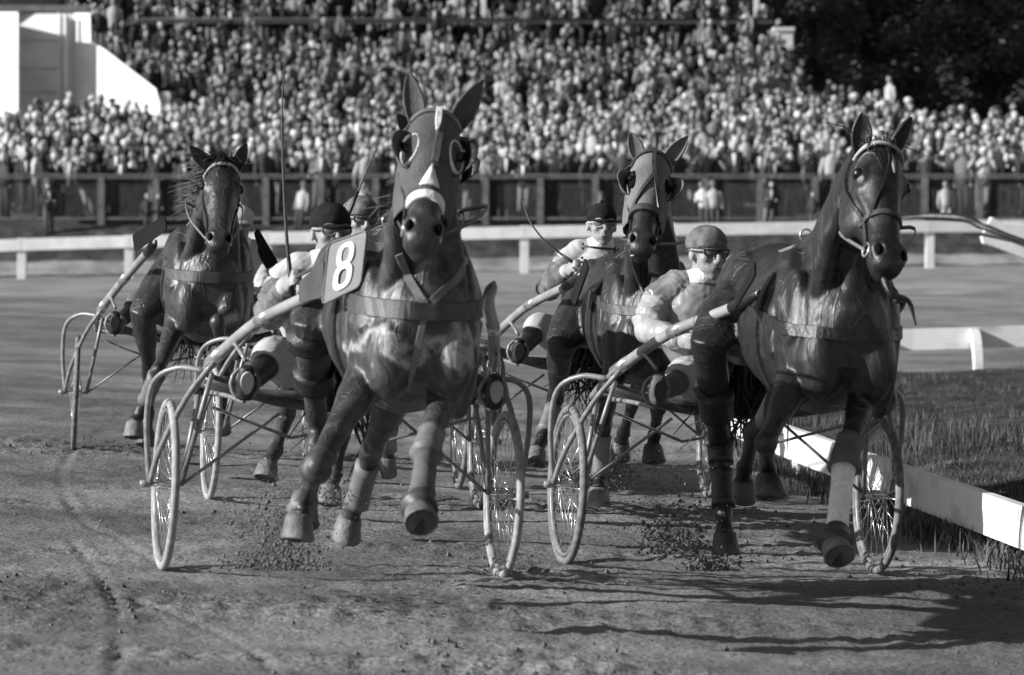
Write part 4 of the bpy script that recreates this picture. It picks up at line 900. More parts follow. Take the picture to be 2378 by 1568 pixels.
def driver(R, S):
    root = thing('person', R.W(0, 0, .0), S['label'], 'person'); L = root.location.copy(); W, h, rt, up = R.W, R.h, R.r, R.u
    hc = R.P(*S['head'], S.get('hf', .02)); fy = rad(S.get('fyaw', 0)); fd = h * cos(fy) + rt * sin(fy); hl = rt * cos(fy) - h * sin(fy); tilt = rad(S.get('fpitch', 0)); fu = up * cos(tilt) + fd * sin(tilt); fd = fd * cos(tilt) - up * sin(tilt)
    pel = W(-.02, 0, .86); nk = hc - fu * .092 - fd * .035; sx_ = S.get('sw', .18); ch = nk - up * .23 - h * .05; wst = (pel + ch) / 2 - h * .06
    shd = {s_: nk - up * .115 + rt * s_ * sx_ - h * .01 for s_ in (-1, 1)}
    hand = {}
    for s_ in (-1, 1):
        q = S.get('handl' if s_ < 0 else 'handr'); hand[s_] = R.P(*q) if q else W(.42, s_ * .13, 1.04)
    elb = {}
    for s_ in (-1, 1):
        q = S.get('elbl' if s_ < 0 else 'elbr'); elb[s_] = R.P(*q) if q else (shd[s_] + hand[s_]) / 2 + rt * s_ * .12 - up * .14 - h * .05
    foot = {s_: W(.72, s_ * .50, .785) for s_ in (-1, 1)}; knee = {s_: W(S.get('kf', .38), s_ * S.get('kr', .34), S.get('kz', .93)) for s_ in (-1, 1)}; hip = {s_: W(.0, s_ * .1, .86) for s_ in (-1, 1)}
    b = MB()
    b.ell(hc + fu * .022 - fd * .008, hl * .074, fd * .092, fu * .097, 16, 12); b.ell(hc - fu * .045 + fd * .018, hl * .060, fd * .068, fu * .075, 14, 10); b.ell(hc - fu * .098 + fd * .052, hl * .028, fd * .026, fu * .022, 10, 6)
    b.tube([hc + fu * .018 + fd * .082, hc - fu * .012 + fd * .100, hc - fu * .030 + fd * .104, hc - fu * .038 + fd * .088], [.010, .013, .018, .012], 8)
    b.ell(hc + fu * .030 + fd * .074, hl * .052, fd * .016, fu * .011, 12, 6); b.ell(hc - fu * .067 + fd * .079, hl * .026, fd * .012, fu * .012, 10, 6)
    for s_ in (-1, 1):
        b.ell(hc - fu * .022 + fd * .052 + hl * s_ * .042, hl * .024, fd * .026, fu * .026, 10, 6)
        b.ell(hc + hl * s_ * .079 - fu * .008 - fd * .005, hl * .010, fd * .020, fu * .033, 8, 6)
    b.tube([hc - fu * .06 - fd * .02, nk, nk - up * .06], [.055, .056, .07], 12)
    tor = [(pel - up * .05, .15, .12), (pel + up * .04, .165, .13), (wst, .155, .125), (ch, .18, .13), (nk - up * .125, .165, .105), (nk - up * .065, .10, .08), (nk - up * .02, .062, .06)]
    b.tube([p_ for p_, a, c in tor], [(a, c) for p_, a, c in tor], 16, ref=rt)
    tips = {}
    for s_ in (-1, 1):
        b.tube([shd[s_], (shd[s_] + elb[s_]) / 2, elb[s_], (elb[s_] + hand[s_]) / 2, hand[s_] - (hand[s_] - elb[s_]).normalized() * .06], [.06, .05, .042, .036, .027], 10)
        fo = (hand[s_] - elb[s_]).normalized(); inn = (-rt * s_ - fo * (-rt * s_).dot(fo)).normalized(); upn = fo.cross(inn).normalized(); upn = upn if upn.dot(up) > 0 else -upn
        b.ell(hand[s_] - fo * .015, fo * .046, inn * .020, upn * .042, 10, 6)
        for k in range(4):                                     # fingers curled round the rein
            base = hand[s_] + fo * .022 + upn * (.03 - .02 * k); ln = (.036, .042, .039, .030)[k]
            b.tube([base - inn * .004, base + fo * ln * .7 + inn * .008, base + fo * ln * .75 + inn * .034, base + fo * ln * .1 + inn * .044], [.0095, .009, .0085, .0075], 6)
        b.tube([hand[s_] - fo * .02 + upn * .03 + inn * .01, hand[s_] + fo * .005 + upn * .045 + inn * .03, hand[s_] + fo * .03 + upn * .03 + inn * .04], [.011, .010, .008], 6)
        b.tube([hip[s_], (hip[s_] + knee[s_]) / 2, knee[s_], (knee[s_] + foot[s_]) / 2, foot[s_]], [.085, .07, .052, .048, .035], 10)
        b.tube([foot[s_] - up * .015 - h * .02, foot[s_] + up * .05 + h * .005], [.03, .022], 8)
    link('body', remesh(b, L, .0075, 4, .5), 'skin', root)
    def cloth(nm, mb, m_, vox=.0095, it=4, fold=.0085):
        me = remesh(mb, L, vox, it, .5); nv = len(me.vertices); co = np.zeros(nv * 3); no_ = np.zeros(nv * 3); me.vertices.foreach_get('co', co); me.vertex_normals.foreach_get('vector', no_); co = co.reshape(-1, 3); no_ = no_.reshape(-1, 3)
        x, y, z = co[:, 0], co[:, 1], co[:, 2]; o_ = S['seed'] * 3.1
        w_ = 1.6 * vnoise(x * 6 + o_ + 40, z * 6 + y * 4 + 70); w2 = vnoise(x * 13 + o_ + 10, z * 11 + y * 9 + 20) * 3 + vnoise(y * 17 + o_ + 60, z * 15 + x * 8 + 50) * 2
        r1_ = 1 - np.abs(np.sin((x * .8 + z * 1.1 + y * .7) * 38 + w_ * 6 + w2 * 2.2)) ** .6; r2_ = 1 - np.abs(np.sin((-x * 1.2 + z * .7 + y) * 52 + w_ * 7 + w2 * 2.6 + 2)) ** .6
        m1 = np.clip(vnoise(x * 5 + o_ + 90, z * 5 + 33) + .35, 0, 1); m2 = np.clip(vnoise(y * 6 + x * 3 + o_ + 20, z * 6 + 83) + .3, 0, 1)
        co = co + no_ * (fold * (1.5 * r1_ * m1 + 1.1 * r2_ * m2) + fold * .4 * w_)[:, None]; me.vertices.foreach_set('co', co.ravel()); me.update()
        return link(nm, me, m_, root)
    j = MB(); j.tube([p_ for p_, a, c in tor], [(a + .022, c + .022) for p_, a, c in tor], 18, ref=rt); jm = S.get('jacket', 'white')
    j.tube([nk - up * .07, nk - up * .004 + h * .004], [.085, .070], 14)
    for s_ in (-1, 1): j.tube([nk - up * .05, nk * .45 + shd[s_] * .55 + up * .008, shd[s_] + rt * s_ * .005 - up * .01], [.065, .074, .066], 12)
    for s_ in (-1, 1):
        wr_ = hand[s_] - (hand[s_] - elb[s_]).normalized() * .065
        pts = cr([shd[s_] - rt * s_ * .03, (shd[s_] + elb[s_]) / 2, elb[s_], (elb[s_] + wr_) / 2, wr_], 6); rr = random.Random(S['seed'] + s_); n_ = len(pts)
        rs = [np.interp(i / (n_ - 1), [0, .25, .5, .75, .93, 1], [.070, .068, .063, .056, .047, .038]) + (.007 if i % 2 else -.006) * rr.uniform(.4, 1.3) for i in range(n_)]
        sl_ = j if S.get('sleeve') is None else MB(); sl_.tube([p_ - up * rr.uniform(0, .012) + rt * rr.uniform(-.006, .006) for i, p_ in enumerate(pts)], rs, 14)
        if sl_ is not j: cloth('sleeve', sl_, S['sleeve'], vox=.008, it=2, fold=.006)
        cu = MB(); cd = (hand[s_] - elb[s_]).normalized(); cu.tube([wr_ - cd * .012, wr_ + cd * .022], [.042, .039], 12); part('cuff', cu, S.get('cuff', 'white'), root)
    cloth('jacket', j, jm, it=5, fold=.0052)
    co_ = MB(); co_.tube([nk - up * .035 + h * .012, nk - up * .012 + h * .012, nk + up * .014 + h * .006], [.089, .083, .076], 16, cap=False); oc = part('collar', co_, S.get('collar', 'bandage'), root); oc.modifiers.new('s', 'SOLIDIFY').thickness = .008
    for k in range(4):
        bt_ = MB(); q0 = nk - up * (.07 + .07 * k) + h * .3; hit = bvh_of(root.children[-2].data, L).ray_cast(q0, -h, .5) if S.get('buttons') else (None,)
        if hit[0] is not None: bt_.ell(hit[0] + h * .004, rt * .009, up * .009, h * .005, 8, 5); part('button', bt_, 'black', root)
    tr_ = MB(); tr_.tube([pel + up * .1, pel + up * .02, pel - up * .06], [(.175, .145), (.185, .155), (.15, .13)], 14, ref=rt)
    for s_ in (-1, 1):
        kn = knee[s_]; tr_.tube(cr([hip[s_], (hip[s_] + kn) / 2 - up * .01, kn, kn + (foot[s_] - kn) * .30], 3), [.108, .105, .102, .098, .094, .09, .086, .08, .074, .066], 12)
        bo = MB(); a0 = kn + (foot[s_] - kn) * .26; bo.tube([a0, kn + (foot[s_] - kn) * .6, foot[s_]], [.056, .047, .033], 14)
        bo.tube([foot[s_] - up * .045 - h * .01, foot[s_] + up * .03 + h * .01, foot[s_] + up * .085 + h * .035], [(.034, .034), (.037, .037), (.028, .024)], 12, ref=rt); cloth('boot', bo, S.get('boot', 'black'), .009, 4, .003)
        so_ = MB(); sc0 = foot[s_] + up * .02 + h * .045; fw = (up + h * .3).normalized(); nn_ = (h - fw * h.dot(fw)).normalized()
        out_ = [sc0 + fw * (.046 * sin(2 * pi * q / 20)) + rt * (.025 * cos(2 * pi * q / 20) * (1 + .15 * sin(2 * pi * q / 20))) for q in range(20)]
        so_.prism([p_ - nn_ * .012 for p_ in out_], nn_ * .02); part('boot_sole', so_, S.get('sole', 'leather_l'), root, smooth=False)
    cloth('trousers', tr_, S.get('trousers', 'trouser'))
    # cap with peak
    cp = MB(); rings = []; bulge = S.get('bulge', 1.0)
    for q, (z_, k_) in enumerate(((.022, 1.03), (.030, 1.06), (.052, 1.05 * bulge), (.082, .95 * bulge), (.108, .76), (.124, .44), (.130, .06))):
        rings.append([hc + fu * z_ - fd * .008 + hl * (.079 * k_ * cos(2 * pi * i / 20)) + fd * (.098 * k_ * sin(2 * pi * i / 20)) for i in range(20)])
    cp.loft(rings); part('cap', cp, S.get('cap', 'black'), root)
    pk = MB(); rings = []
    for i in range(9):
        a = rad(-62 + 124 * i / 8); e0 = hc + fu * .028 - fd * .008 + hl * (.082 * sin(a)) + fd * (.1 * cos(a)); ex = .055 * cos(a) ** .7 * S.get('peak', 1.0); e1 = e0 + fd * ex - fu * ex * .25
        rings.append([e0 + fu * .004, e1 + fu * .003, e1 - fu * .002, e0 - fu * .004])
    pk.loft(rings); part('cap_peak', pk, S.get('peakm', S.get('cap', 'black')), root)
    if S.get('button', True):
        bb = MB(); bb.ell(hc + fu * .137 - fd * .008, hl * .012, fd * .012, fu * .008, 8, 5); part('cap_button', bb, S.get('cap', 'black'), root)
    # goggles
    gg = MB(); ln_ = MB()
    for s_ in (-1, 1):
        c = hc + fu * .008 + hl * s_ * .036 + fd * .085; dv = (fd + hl * s_ * .38).normalized(); sv = fu.cross(dv).normalized()
        gg.tube([c + sv * (.030 * cos(q * pi / 8)) + fu * (.024 * sin(q * pi / 8)) for q in range(16)], .0042, 6, loop=True); ln_.ell(c - dv * .002, sv * .028, fu * .022, dv * .008, 12, 6)
        gg.tube(cr([c + hl * s_ * .03 - fd * .012, hc + hl * s_ * .084 + fu * .01 + fd * .01, hc + hl * s_ * .076 + fu * .012 - fd * .06], 3), .0035, 6)
    gg.tube([hc + fu * .004 + hl * .008 + fd * .098, hc + fu * .004 - hl * .008 + fd * .098], .005, 6)
    go_ = part('goggles', gg, S.get('gog', 'white'), root); part('lens', ln_, 'lens', go_)
    mo = MB(); mo.tube([hc - fu * .066 + hl * q * .011 + fd * (.0905 - .0006 * q * q * 2) for q in (-2, -1, 0, 1, 2)], [.001, .003, .0035, .003, .001], 6); part('mouth', mo, 'leather', root)
    if S.get('frogs'):
        for q in S['frogs']:
            fb = MB(); pts = [R.P(*a) for a in q]; fb.tube(pts, .006, 6)
            for e_ in (0, -1):
                for k in range(3): fb.ell(pts[e_] + rt * (.012 * cos(k * 2.1)) + up * (.014 * sin(k * 2.1)), rt * .008, h * .005, up * .008, 8, 5)
            part('frog_fastening', fb, 'black', root)
    return root, hand

def whip(R, name_label, pix, r0=.006, m='leather'):
    pts = cr([R.P(*q) for q in pix], 6); mb = MB(); n_ = len(pts); mb.tube(pts, [max(.0018, r0 * (1 - .75 * i / (n_ - 1))) for i in range(n_)], 6)
    o = thing('driving_whip', pts[0], name_label, 'whip'); part('lash', mb, m, o)
    hb = MB(); d = (pts[1] - pts[0]).normalized(); hb.tube([pts[0] - d * .10, pts[0], pts[0] + d * .08], [.009, .010, .008], 8); part('handle', hb, 'black', o); return o

# ================================================================== number 8, front left
R = RIGS['8']; W = R.W
SP = dict(label='sweating dark horse in a grey eye-holed hood with white noseband, pulling number 8', coat='coat8', seed=1, poll=(1019, 258), muz=(982, 552), hyaw=-2, fp=2.46, fm=2.84, ears=[(950, 168), (1122, 186)], earlen=.25, earmat='hood8', eartilt=.0, forelock=0, mane=40,
    fore=[dict(s=-1, j=[(735, 1085, 2.40), (705, 1172, 2.12), (694, 1205, 2.16)], sole=(.15, -.1, -1), hm='hoof'), dict(s=1, j=[(992, 1040, 2.36), (978, 1160, 2.56), (972, 1190, 2.64)], sole=(.85, -.05, -.7), hm='hoof')],
    hind=[dict(s=-1, j=[(722, 760, 1.22), (738, 990, .82), (722, 1120, .98), (708, 1180, 1.06)]), dict(s=1, j=[(925, 900, 1.12), (862, 1050, .72), (830, 1165, .52), (812, 1205, .46)], hm='hoof')],
    boots=[('knee_boot', 'fore', 0, .88, 1.05, (.047, .054), 'leather'), ('knee_boot', 'fore', 1, .82, 1.12, (.046, .056), 'leather_l'), ('shin_boot', 'fore', 1, 1.16, 1.9, (.040, .044), 'darkcloth'), ('bell_boot', 'fore', 1, 1.98, 2.75, (.044, .062), 'leather'), ('pastern_boot', 'fore', 0, 1.9, 2.5, (.045, .050), 'leather_l'),
           ('shin_boot', 'hind', 1, 1.25, 2.1, (.046, .047), 'leather_l'), ('hock_band', 'hind', 0, .04, .13, .094, 'black'), ('hock_band', 'hind', 0, .42, .56, .078, 'black')], bw=.07, bz=1.16, strapmat='leather', dz=-.02, dr=-.07)
hz8, bv, hp, band, hline, lx, uu, nn, me8 = horse(R, SP)
def hood(root, bv, hp, lx, uu, nn, m, t1=.64, trim=None, cups=None, hr_scale=1.0):
    mb = MB(); rings = []; n = 28
    for i in range(22):
        t_ = -.02 + (t1 + .02) * i / 21; c = hp(0, t_, -.1); ring = []
        for q in range(n):
            th = 2 * pi * q / n; d = lx * sin(th) + nn * cos(th); hh = bv.ray_cast(c + d * .4, -d, .4)
            back = cos(th) < -.45
            r_ = (hh[0] - c).length + .007 if (hh[0] is not None and not back) else .155
            ring.append((c, d, r_))
        rings.append(ring)
    for _ in range(2): rings = [[(a[0], a[1], (rg[q - 1][2] + 2 * a[2] + rg[(q + 1) % n][2]) / 4) for q, a in enumerate(rg)] for rg in rings]
    v = [[c + d * min(r_, .16) for c, d, r_ in rg] for rg in rings]
    b0 = len(mb.v)
    for rg in v: mb.v.extend(rg)
    for i in range(21):
        for q in range(n):
            q2 = (q + 1) % n; mid = (v[i][q] + v[i + 1][q2]) / 2; t_ = -.02 + (t1 + .02) * (i + .5) / 21; th = 2 * pi * (q + .5) / n
            if 7 * pi / 6 > th > 5 * pi / 6: continue
            mb.f.append((b0 + i * n + q, b0 + i * n + q2, b0 + (i + 1) * n + q2, b0 + (i + 1) * n + q))
    o = part('hood', mb, m, root); md = o.modifiers.new('s', 'SOLIDIFY'); md.thickness = .004; return o
hd8 = hood(hz8, bv, hp, lx, uu, nn, 'hood8', .63)
for s_ in (-1, 1):                                             # eye openings: dark recess, white trim, eye, half cup
    c = hp(s_ * .080, .30, -.026); dv = (nn * .72 + lx * s_ * .70).normalized(); sv = uu.cross(dv).normalized(); tu = (uu + lx * s_ * .22).normalized(); tu = (tu - dv * tu.dot(dv)).normalized(); sv = tu.cross(dv).normalized()
    e = [c + sv * (.036 * cos(q * pi / 12)) + tu * (.066 * sin(q * pi / 12)) for q in range(24)]
    mb = MB(); mb.tube(e, [(.0085, .004)] * 24, 6, ref=dv, loop=True); part('eye_hole_trim', mb, 'bandage', hz8)
    mb = MB(); mb.ell(c - dv * .002, sv * .034, tu * .063, dv * .006, 16, 8); part('eye_opening', mb, SP['coat'], hz8)
    mb = MB(); mb.ell(c + dv * .006 + lx * s_ * .012, sv * .017, tu * .02, dv * .012, 10, 8); part('eye', mb, 'eye', hz8)
    if True:
        cb = MB(); rings = []
        for q in range(9):
            a = rad(-100 + 200 * q / 8); p0 = c + lx * s_ * .035 * cos(a) + uu * (.085 * sin(a)) - nn * .01; rings.append([p0, p0 + nn * .05 * cos(a) + lx * s_ * .035 * cos(a), p0 + nn * .05 * cos(a) + lx * s_ * .04 * cos(a), p0 + lx * s_ * .006])
        cb.loft(rings); part('blinker', cb, 'black' if s_ > 0 else 'hood8', hz8)
band(.665, .040, 'bandage', 'noseband', off=.006, th=.004, lo=-62, hi=62, tilt=.02)
hline([(-.075, .05, -.05), (-.03, .02, 0), (.03, .02, 0), (.075, .05, -.05)], .02, 'leather_l', 'browband', .012)
hline([(0.0, -.0, .02), (0.0, .08, .02), (0, .2, .02)], [.022] * 7 + [.020, .016, .012, .006], 'bandage', 'forehead_stripe', .016)
hline([(0.012, .03, .02), (0.012, .2, .02), (.01, .3, .02), (.008, .42, .02)], .026, 'darkcloth', 'hood_centre_strap', .009)
mb = MB(); tri = [hp(0, .44, .012), hp(.036, .60, .012), hp(-.036, .60, .012)]; ps = []
for a, b in zip(tri, tri[1:] + tri[:1]):
    for k in range(5): ps.append(a + (b - a) * k / 5)
ctr = hp(0, .55, .012); cst = lambda p_: (lambda h_: (h_[0] + nn * .012) if h_[0] is not None else p_)(bv.ray_cast(p_ + nn * .1, -nn, .3))
mb.v.append(cst(ctr)); mb.v.extend(cst(p_) for p_ in ps); mb.f = [(0, 1 + i, 1 + (i + 1) % 15) for i in range(15)]; o = part('white_blaze_patch', mb, 'bandage', hz8); o.modifiers.new('s', 'SOLIDIFY').thickness = .004
mb = MB(); pstrap(mb, bv, [(925, 590), (945, 640), (975, 690), (988, 705)], .03); pstrap(mb, bv, [(1080, 600), (1065, 640), (1030, 675), (1002, 702)], .03); pstrap(mb, bv, [(992, 705), (975, 780), (958, 850), (945, 905)], .024); part('martingale', mb, 'leather_l', hz8, smooth=False)
mb = MB(); pstrap(mb, bv, [(830, 712), (880, 716), (920, 728), (945, 738)], .05, off=.003); 
SULKY_8 = sulky(R, dict(label='pale tubed racing sulky with white tyres and number plate 8, front left', tyrel='tyre_l', tyrer='tyre_l', tube='tube', z1=1.24, wrap=False,
    plates=[dict(c=[(764, 566, 1.84), (853, 534, 2.02), (838, 664, 2.06), (748, 708, 1.84)], m='plate', eight=True), dict(c=[(694, 655, 1.6), (752, 604, 1.8), (748, 690, 1.8), (694, 705, 1.6)], m='plate_shade')]))
d8, hand = driver(R, dict(label='driver in black cap with goggles and white-yoked grey jacket behind number 8', seed=5, head=(768, 542), fyaw=10, fpitch=-4, cap='capcloth', bulge=1.04, jacket='white', sleeve='greycloth', handl=(672, 652, .40), elbl=(628, 730, .05), handr=(790, 700, .40), boot='black', sole='white', gog='leather_l', sw=.20, kz=.9))
reins(R, hz8, [hand[-1], hand[1]], 'leather')
whip(R, 'very long thin whip held upright by the driver of number 8', [(674, 640, .42), (665, 540, .42), (658, 400, .42), (655, 260, .42), (661, 150, .42)], .0085, 'leather')

# ================================================================== right front horse
R = RIGS['r']; W = R.W
SP = dict(label='dark bay horse with white beaded browband and white foreleg sock at the right front', coat='coat_r', seed=2, poll=(2058, 330), muz=(2076, 610), hyaw=17, fp=2.44, fm=2.8, ears=[(2003, 262), (2116, 272)], earlen=.2, forelock=14, mane=0, bz=1.1, bw=.05, strapmat='black', dr=-.09,
    fore=[dict(s=-1, j=[(1779, 1030, 2.42), (1784, 1090, 2.12), (1783, 1112, 2.16)], sole=(.35, 0, -1)), dict(s=1, j=[(1962, 1065, 2.34), (1943, 1235, 2.52), (1938, 1268, 2.60)], sole=(.8, 0, -.7), hm='hoof')],
    hind=[dict(s=-1, j=[(1648, 800, 1.22), (1672, 1030, .80), (1680, 1185, .92), (1683, 1245, .98)], sole=(.1, 0, -1)), dict(s=1, j=[(1840, 900, 1.1), (1752, 1005, .6), (1730, 1085, .42), (1724, 1118, .38)])],
    boots=[('bandage', 'fore', 1, 1.12, 2.0, (.042, .040), 'bandage'), ('knee_boot', 'fore', 1, .80, 1.14, (.052, .060), 'darkcloth'), ('bell_boot', 'fore', 1, 2.0, 2.8, (.046, .064), 'leather'), ('hock_boot', 'hind', 0, .42, .70, (.082, .068), 'black'), ('hock_boot', 'hind', 0, .95, 1.3, (.058, .049), 'black'), ('shin_boot', 'hind', 0, 1.4, 1.95, (.044, .046), 'black')])
hzr, bv, hp, band, hline, lx, uu, nn, _ = horse(R, SP)
bnd = hline([(-.1, .10, -.09), (-.07, .055, -.03), (-.03, .035, 0), (.03, .035, 0), (.07, .055, -.03), (.1, .10, -.09)], .014, 'white', 'browband', .008)
mb = MB()
for q in range(30):
    th = rad(-78 + 156 * q / 29); c = hp(0, .045 + .05 * sin(th) ** 2, -.09); d = lx * sin(th) + nn * cos(th); hh = bv.ray_cast(c + d * .3, -d, .3)
    if hh[0] is not None: mb.ell(hh[0] + d * .012, lx * .006, uu * .008, nn * .006, 6, 4)
part('beads', mb, 'white', bnd)
band(.60, .024, 'leather', 'noseband', lo=-110, hi=110)
hline([(.0, .02, 0), (.0, .2, 0), (-.03, .38, 0), (-.055, .52, -.02), (-.062, .62, -.04)], .014, 'black', 'overcheck_strap')
mb = MB(); tri = [(2068, 358), (2074, 380), (2077, 402)]; pstrap(mb, bv, tri, [.016, .018, .02, .02, .02, .02, .018, .016, .014, .012, .01, .008, .004], off=.001, th=.001); part('blaze', mb, 'white', hzr)
mb = MB(); c = hp(.0, .97, -.09); mb.tube(cr([c, c + uu * .10 + R.r * .03, PX(2110, 700, (c.y)), PX(2127, 756, c.y)], 4), [.02, .018, .016, .014, .014, .013, .012, .011, .010, .009, .007, .005, .003], 6); mb.tube(cr([c - nn * .02, PX(2078, 680, c.y + .05), PX(2082, 705, c.y + .05)], 3), .014, 6); part('hanging_strap', mb, 'black', hzr)
SULKY_R = sulky(R, dict(label='racing sulky with pale shaft and dusty dark tyres beside the infield rail, right front', tyrel='tyre_m', tyrer='tyre_m', tube='tube', z1=1.24,
    plates=[dict(c=[(1708, 690, 1.55), (1752, 606, 1.62), (1752, 640, 1.78), (1704, 720, 1.72)], m='plate_b')]))
dr, hand = driver(R, dict(label='driver in pale satin jacket and grey cap with visor, white trousers, behind the right horse', seed=7, head=(1642, 590), fyaw=18, fpitch=-2, cap='greycloth', peakm='black', bulge=1.07, jacket='silk', sleeve='satin_l', buttons=True, gog='leather', handl=(1590, 790, .36), elbl=(1506, 762, .05), handr=(1700, 780, .42), kz=.86, kr=.30, kf=.42, boot='darkcloth', sole='leather', sw=.215, button=False))
reins(R, hzr, [hand[-1], hand[1]], 'leather_l')

# ================================================================== middle rear horse
R = RIGS['m']; W = R.W
SP = dict(label='bay horse in a pale hood with cupped blinkers, middle of the field behind', coat='coat_m', seed=3, poll=(1520, 352), muz=(1490, 575), hyaw=-3, fp=2.46, fm=2.84, ears=[(1464, 306), (1598, 316)], earlen=.22, earmat='hood_m', forelock=0, mane=30, bz=1.16, bw=.05, dz=-.09,
    fore=[dict(s=-1, j=[(1400, 995, 2.28), (1394, 1108, 2.24), (1391, 1138, 2.30)], sole=(0, 0, -1), hm='hoof'), dict(s=1, j=[(1528, 945, 2.46), (1520, 1010, 2.18), (1516, 1040, 2.16)], sole=(.3, 0, -1))],
    hind=[dict(s=-1, j=[(1302, 800, 1.18), (1290, 930, .78), (1262, 1015, .92), (1247, 1048, .98)], hm='hoof'), dict(s=1, j=[W(1.05, .22, .92), W(.55, .18, .58), W(.22, .18, .36), W(.14, .18, .3)])],
    boots=[('shin_boot', 'fore', 0, 1.15, 1.95, (.041, .042), 'leather_l'), ('shin_boot', 'hind', 0, 1.2, 1.85, (.043, .045), 'leather_l')])
hzm, bv, hp, band, hline, lx, uu, nn, _ = horse(R, SP)
hood(hzm, bv, hp, lx, uu, nn, 'hood_m', .60)
for s_ in (-1, 1):
    c = hp(s_ * .098, .285, -.045); cb = MB(); rings = []
    for q in range(13):
        a = rad(-105 + 210 * q / 12); p0 = c + lx * s_ * .02 * cos(a) + uu * (.075 * sin(a)) - nn * .02; e1 = p0 + (nn * .055 + lx * s_ * .05) * max(.12, cos(a)); rings.append([p0, (p0 + e1) / 2 + lx * s_ * .014, e1, e1 - lx * s_ * .005, (p0 + e1) / 2 + lx * s_ * .008, p0 - lx * s_ * .006])
    cb.loft(rings); part('blinker_cup', cb, 'hood_m', hzm)
    mb = MB(); mb.ell(c + nn * .018 - lx * s_ * .006, (nn * .4 + lx * s_ * .6).normalized() * .006, uu * .055, (nn * .7 - lx * s_ * .6).normalized() * .03, 12, 8); part('eye_opening', mb, 'nostril', hzm)
    mb = MB(); mb.ell(c + nn * .024, lx * .016, uu * .018, nn * .016, 10, 6); part('eye', mb, 'eye', hzm)
hline([(-.095, .09, -.08), (-.04, .03, 0), (.04, .03, 0), (.095, .09, -.08)], .016, 'leather', 'browband', .016)
hline([(.0, .0, .02), (.0, .15, .02), (.01, .26, .02), (-.03, .4, .02), (-.06, .52, 0), (-.07, .62, -.02)], .018, 'leather', 'hood_strap', .016)
hline([(.0, .0, .02), (.005, .15, .02), (.02, .28, .02), (.04, .42, .02), (.055, .55, 0), (.07, .66, -.04)], .02, 'leather', 'hood_strap', .016)
band(.60, .04, 'leather', 'noseband', lo=-110, hi=110, off=.012, th=.008)
mb = MB(); mb.tube([hp(x, 1.005 + .05 * abs(x), -.035 - abs(x) * .8) for x in (-.045, -.03, -.015, 0, .012)], [.004, .008, .009, .007, .003], 6); part('mouth_foam', mb, 'white', hzm)
mb = MB(); pstrap(mb, bv, [(1466, 582), (1475, 630), (1490, 670), (1500, 690)], .02); part('neck_strap', mb, 'leather', hzm)
SULKY_M = sulky(R, dict(label='racing sulky of the middle rear horse, mostly hidden, with thin dusty tyres', tyrel='tyre_m', tyrer='tyre_m', z1=1.24,
    plates=[dict(c=[(1322, 690, 1.55), (1358, 600, 1.55), (1366, 622, 1.78), (1334, 712, 1.72)], m='plate_b')]))
dm, hand = driver(R, dict(label='driver in black cap and round goggles, white jacket with dark frog fastenings and grey sleeves', seed=9, head=(1397, 524), fyaw=4, fpitch=-4, cap='capcloth', bulge=1.03, jacket='white', sleeve='greycloth', handl=(1326, 622, .36), elbl=(1272, 668, .02), handr=(1450, 690, .4), sw=.20, sole='leather',
    frogs=[[(1356, 572, .12), (1374, 574, .135), (1393, 576, .14), (1412, 577, .14), (1430, 580, .125)], [(1354, 604, .12), (1372, 607, .135), (1390, 609, .14)]]))
reins(R, hzm, [hand[-1], hand[1]], 'leather', dz=-.09)
whip(R, 'short pale curved whip held up by the driver with frog fastenings', [(1334, 612, .38), (1300, 588, .38), (1262, 556, .40), (1234, 520, .42), (1221, 490, .42), (1214, 468, .42)], .0085, 'leather_l')

# ================================================================== rear left horse
R = RIGS['l']; W = R.W
SP = dict(label='brown horse with white beaded browband and blown mane at the rear left', coat='coat_l', seed=4, poll=(521, 372), muz=(509, 568), hyaw=2, fp=2.46, fm=2.84, ears=[(439, 338), (573, 332)], earlen=.19, forelock=50, mane=190, mside=-1, mblow=2.2, blow=-.02, bz=1.15, bw=.062, strapmat='leather', dz=-.03,
    fore=[dict(s=-1, j=[(368, 862, 2.30), (328, 955, 2.10), (312, 985, 2.12)], sole=(.2, 0, -1), hm='hoof'), dict(s=1, j=[(505, 748, 2.62), (520, 840, 2.36), (522, 872, 2.30)])],
    hind=[dict(s=-1, j=[(332, 730, 1.18), (350, 875, .78), (345, 960, .9), (340, 1005, .95)]), dict(s=1, j=[W(1.05, .22, .92), W(.55, .18, .58), W(.25, .18, .32), W(.18, .18, .24)])],
    boots=[('shin_boot', 'fore', 0, 1.1, 1.75, (.047, .042), 'leather_l')])
hzl, bv, hp, band, hline, lx, uu, nn, _ = horse(R, SP)
bnd = hline([(-.1, .13, -.09), (-.075, .09, -.03), (-.03, .06, 0), (.03, .06, 0), (.075, .09, -.03), (.1, .13, -.09)], .014, 'white', 'browband', .008)
mb = MB()
for q in range(26):
    th = rad(-78 + 156 * q / 25); c = hp(0, .075 + .055 * sin(th) ** 2, -.09); d = lx * sin(th) + nn * cos(th); hh = bv.ray_cast(c + d * .3, -d, .3)
    if hh[0] is not None: mb.ell(hh[0] + d * .012, lx * .007, uu * .009, nn * .006, 6, 4)
part('beads', mb, 'white', bnd)
mb = MB(); mb.tube([hp(x, 1.0, -.03 - abs(x)) for x in (-.03, -.015, 0, .015, .03)], .007, 6); part('lower_lip', mb, 'white', hzl)
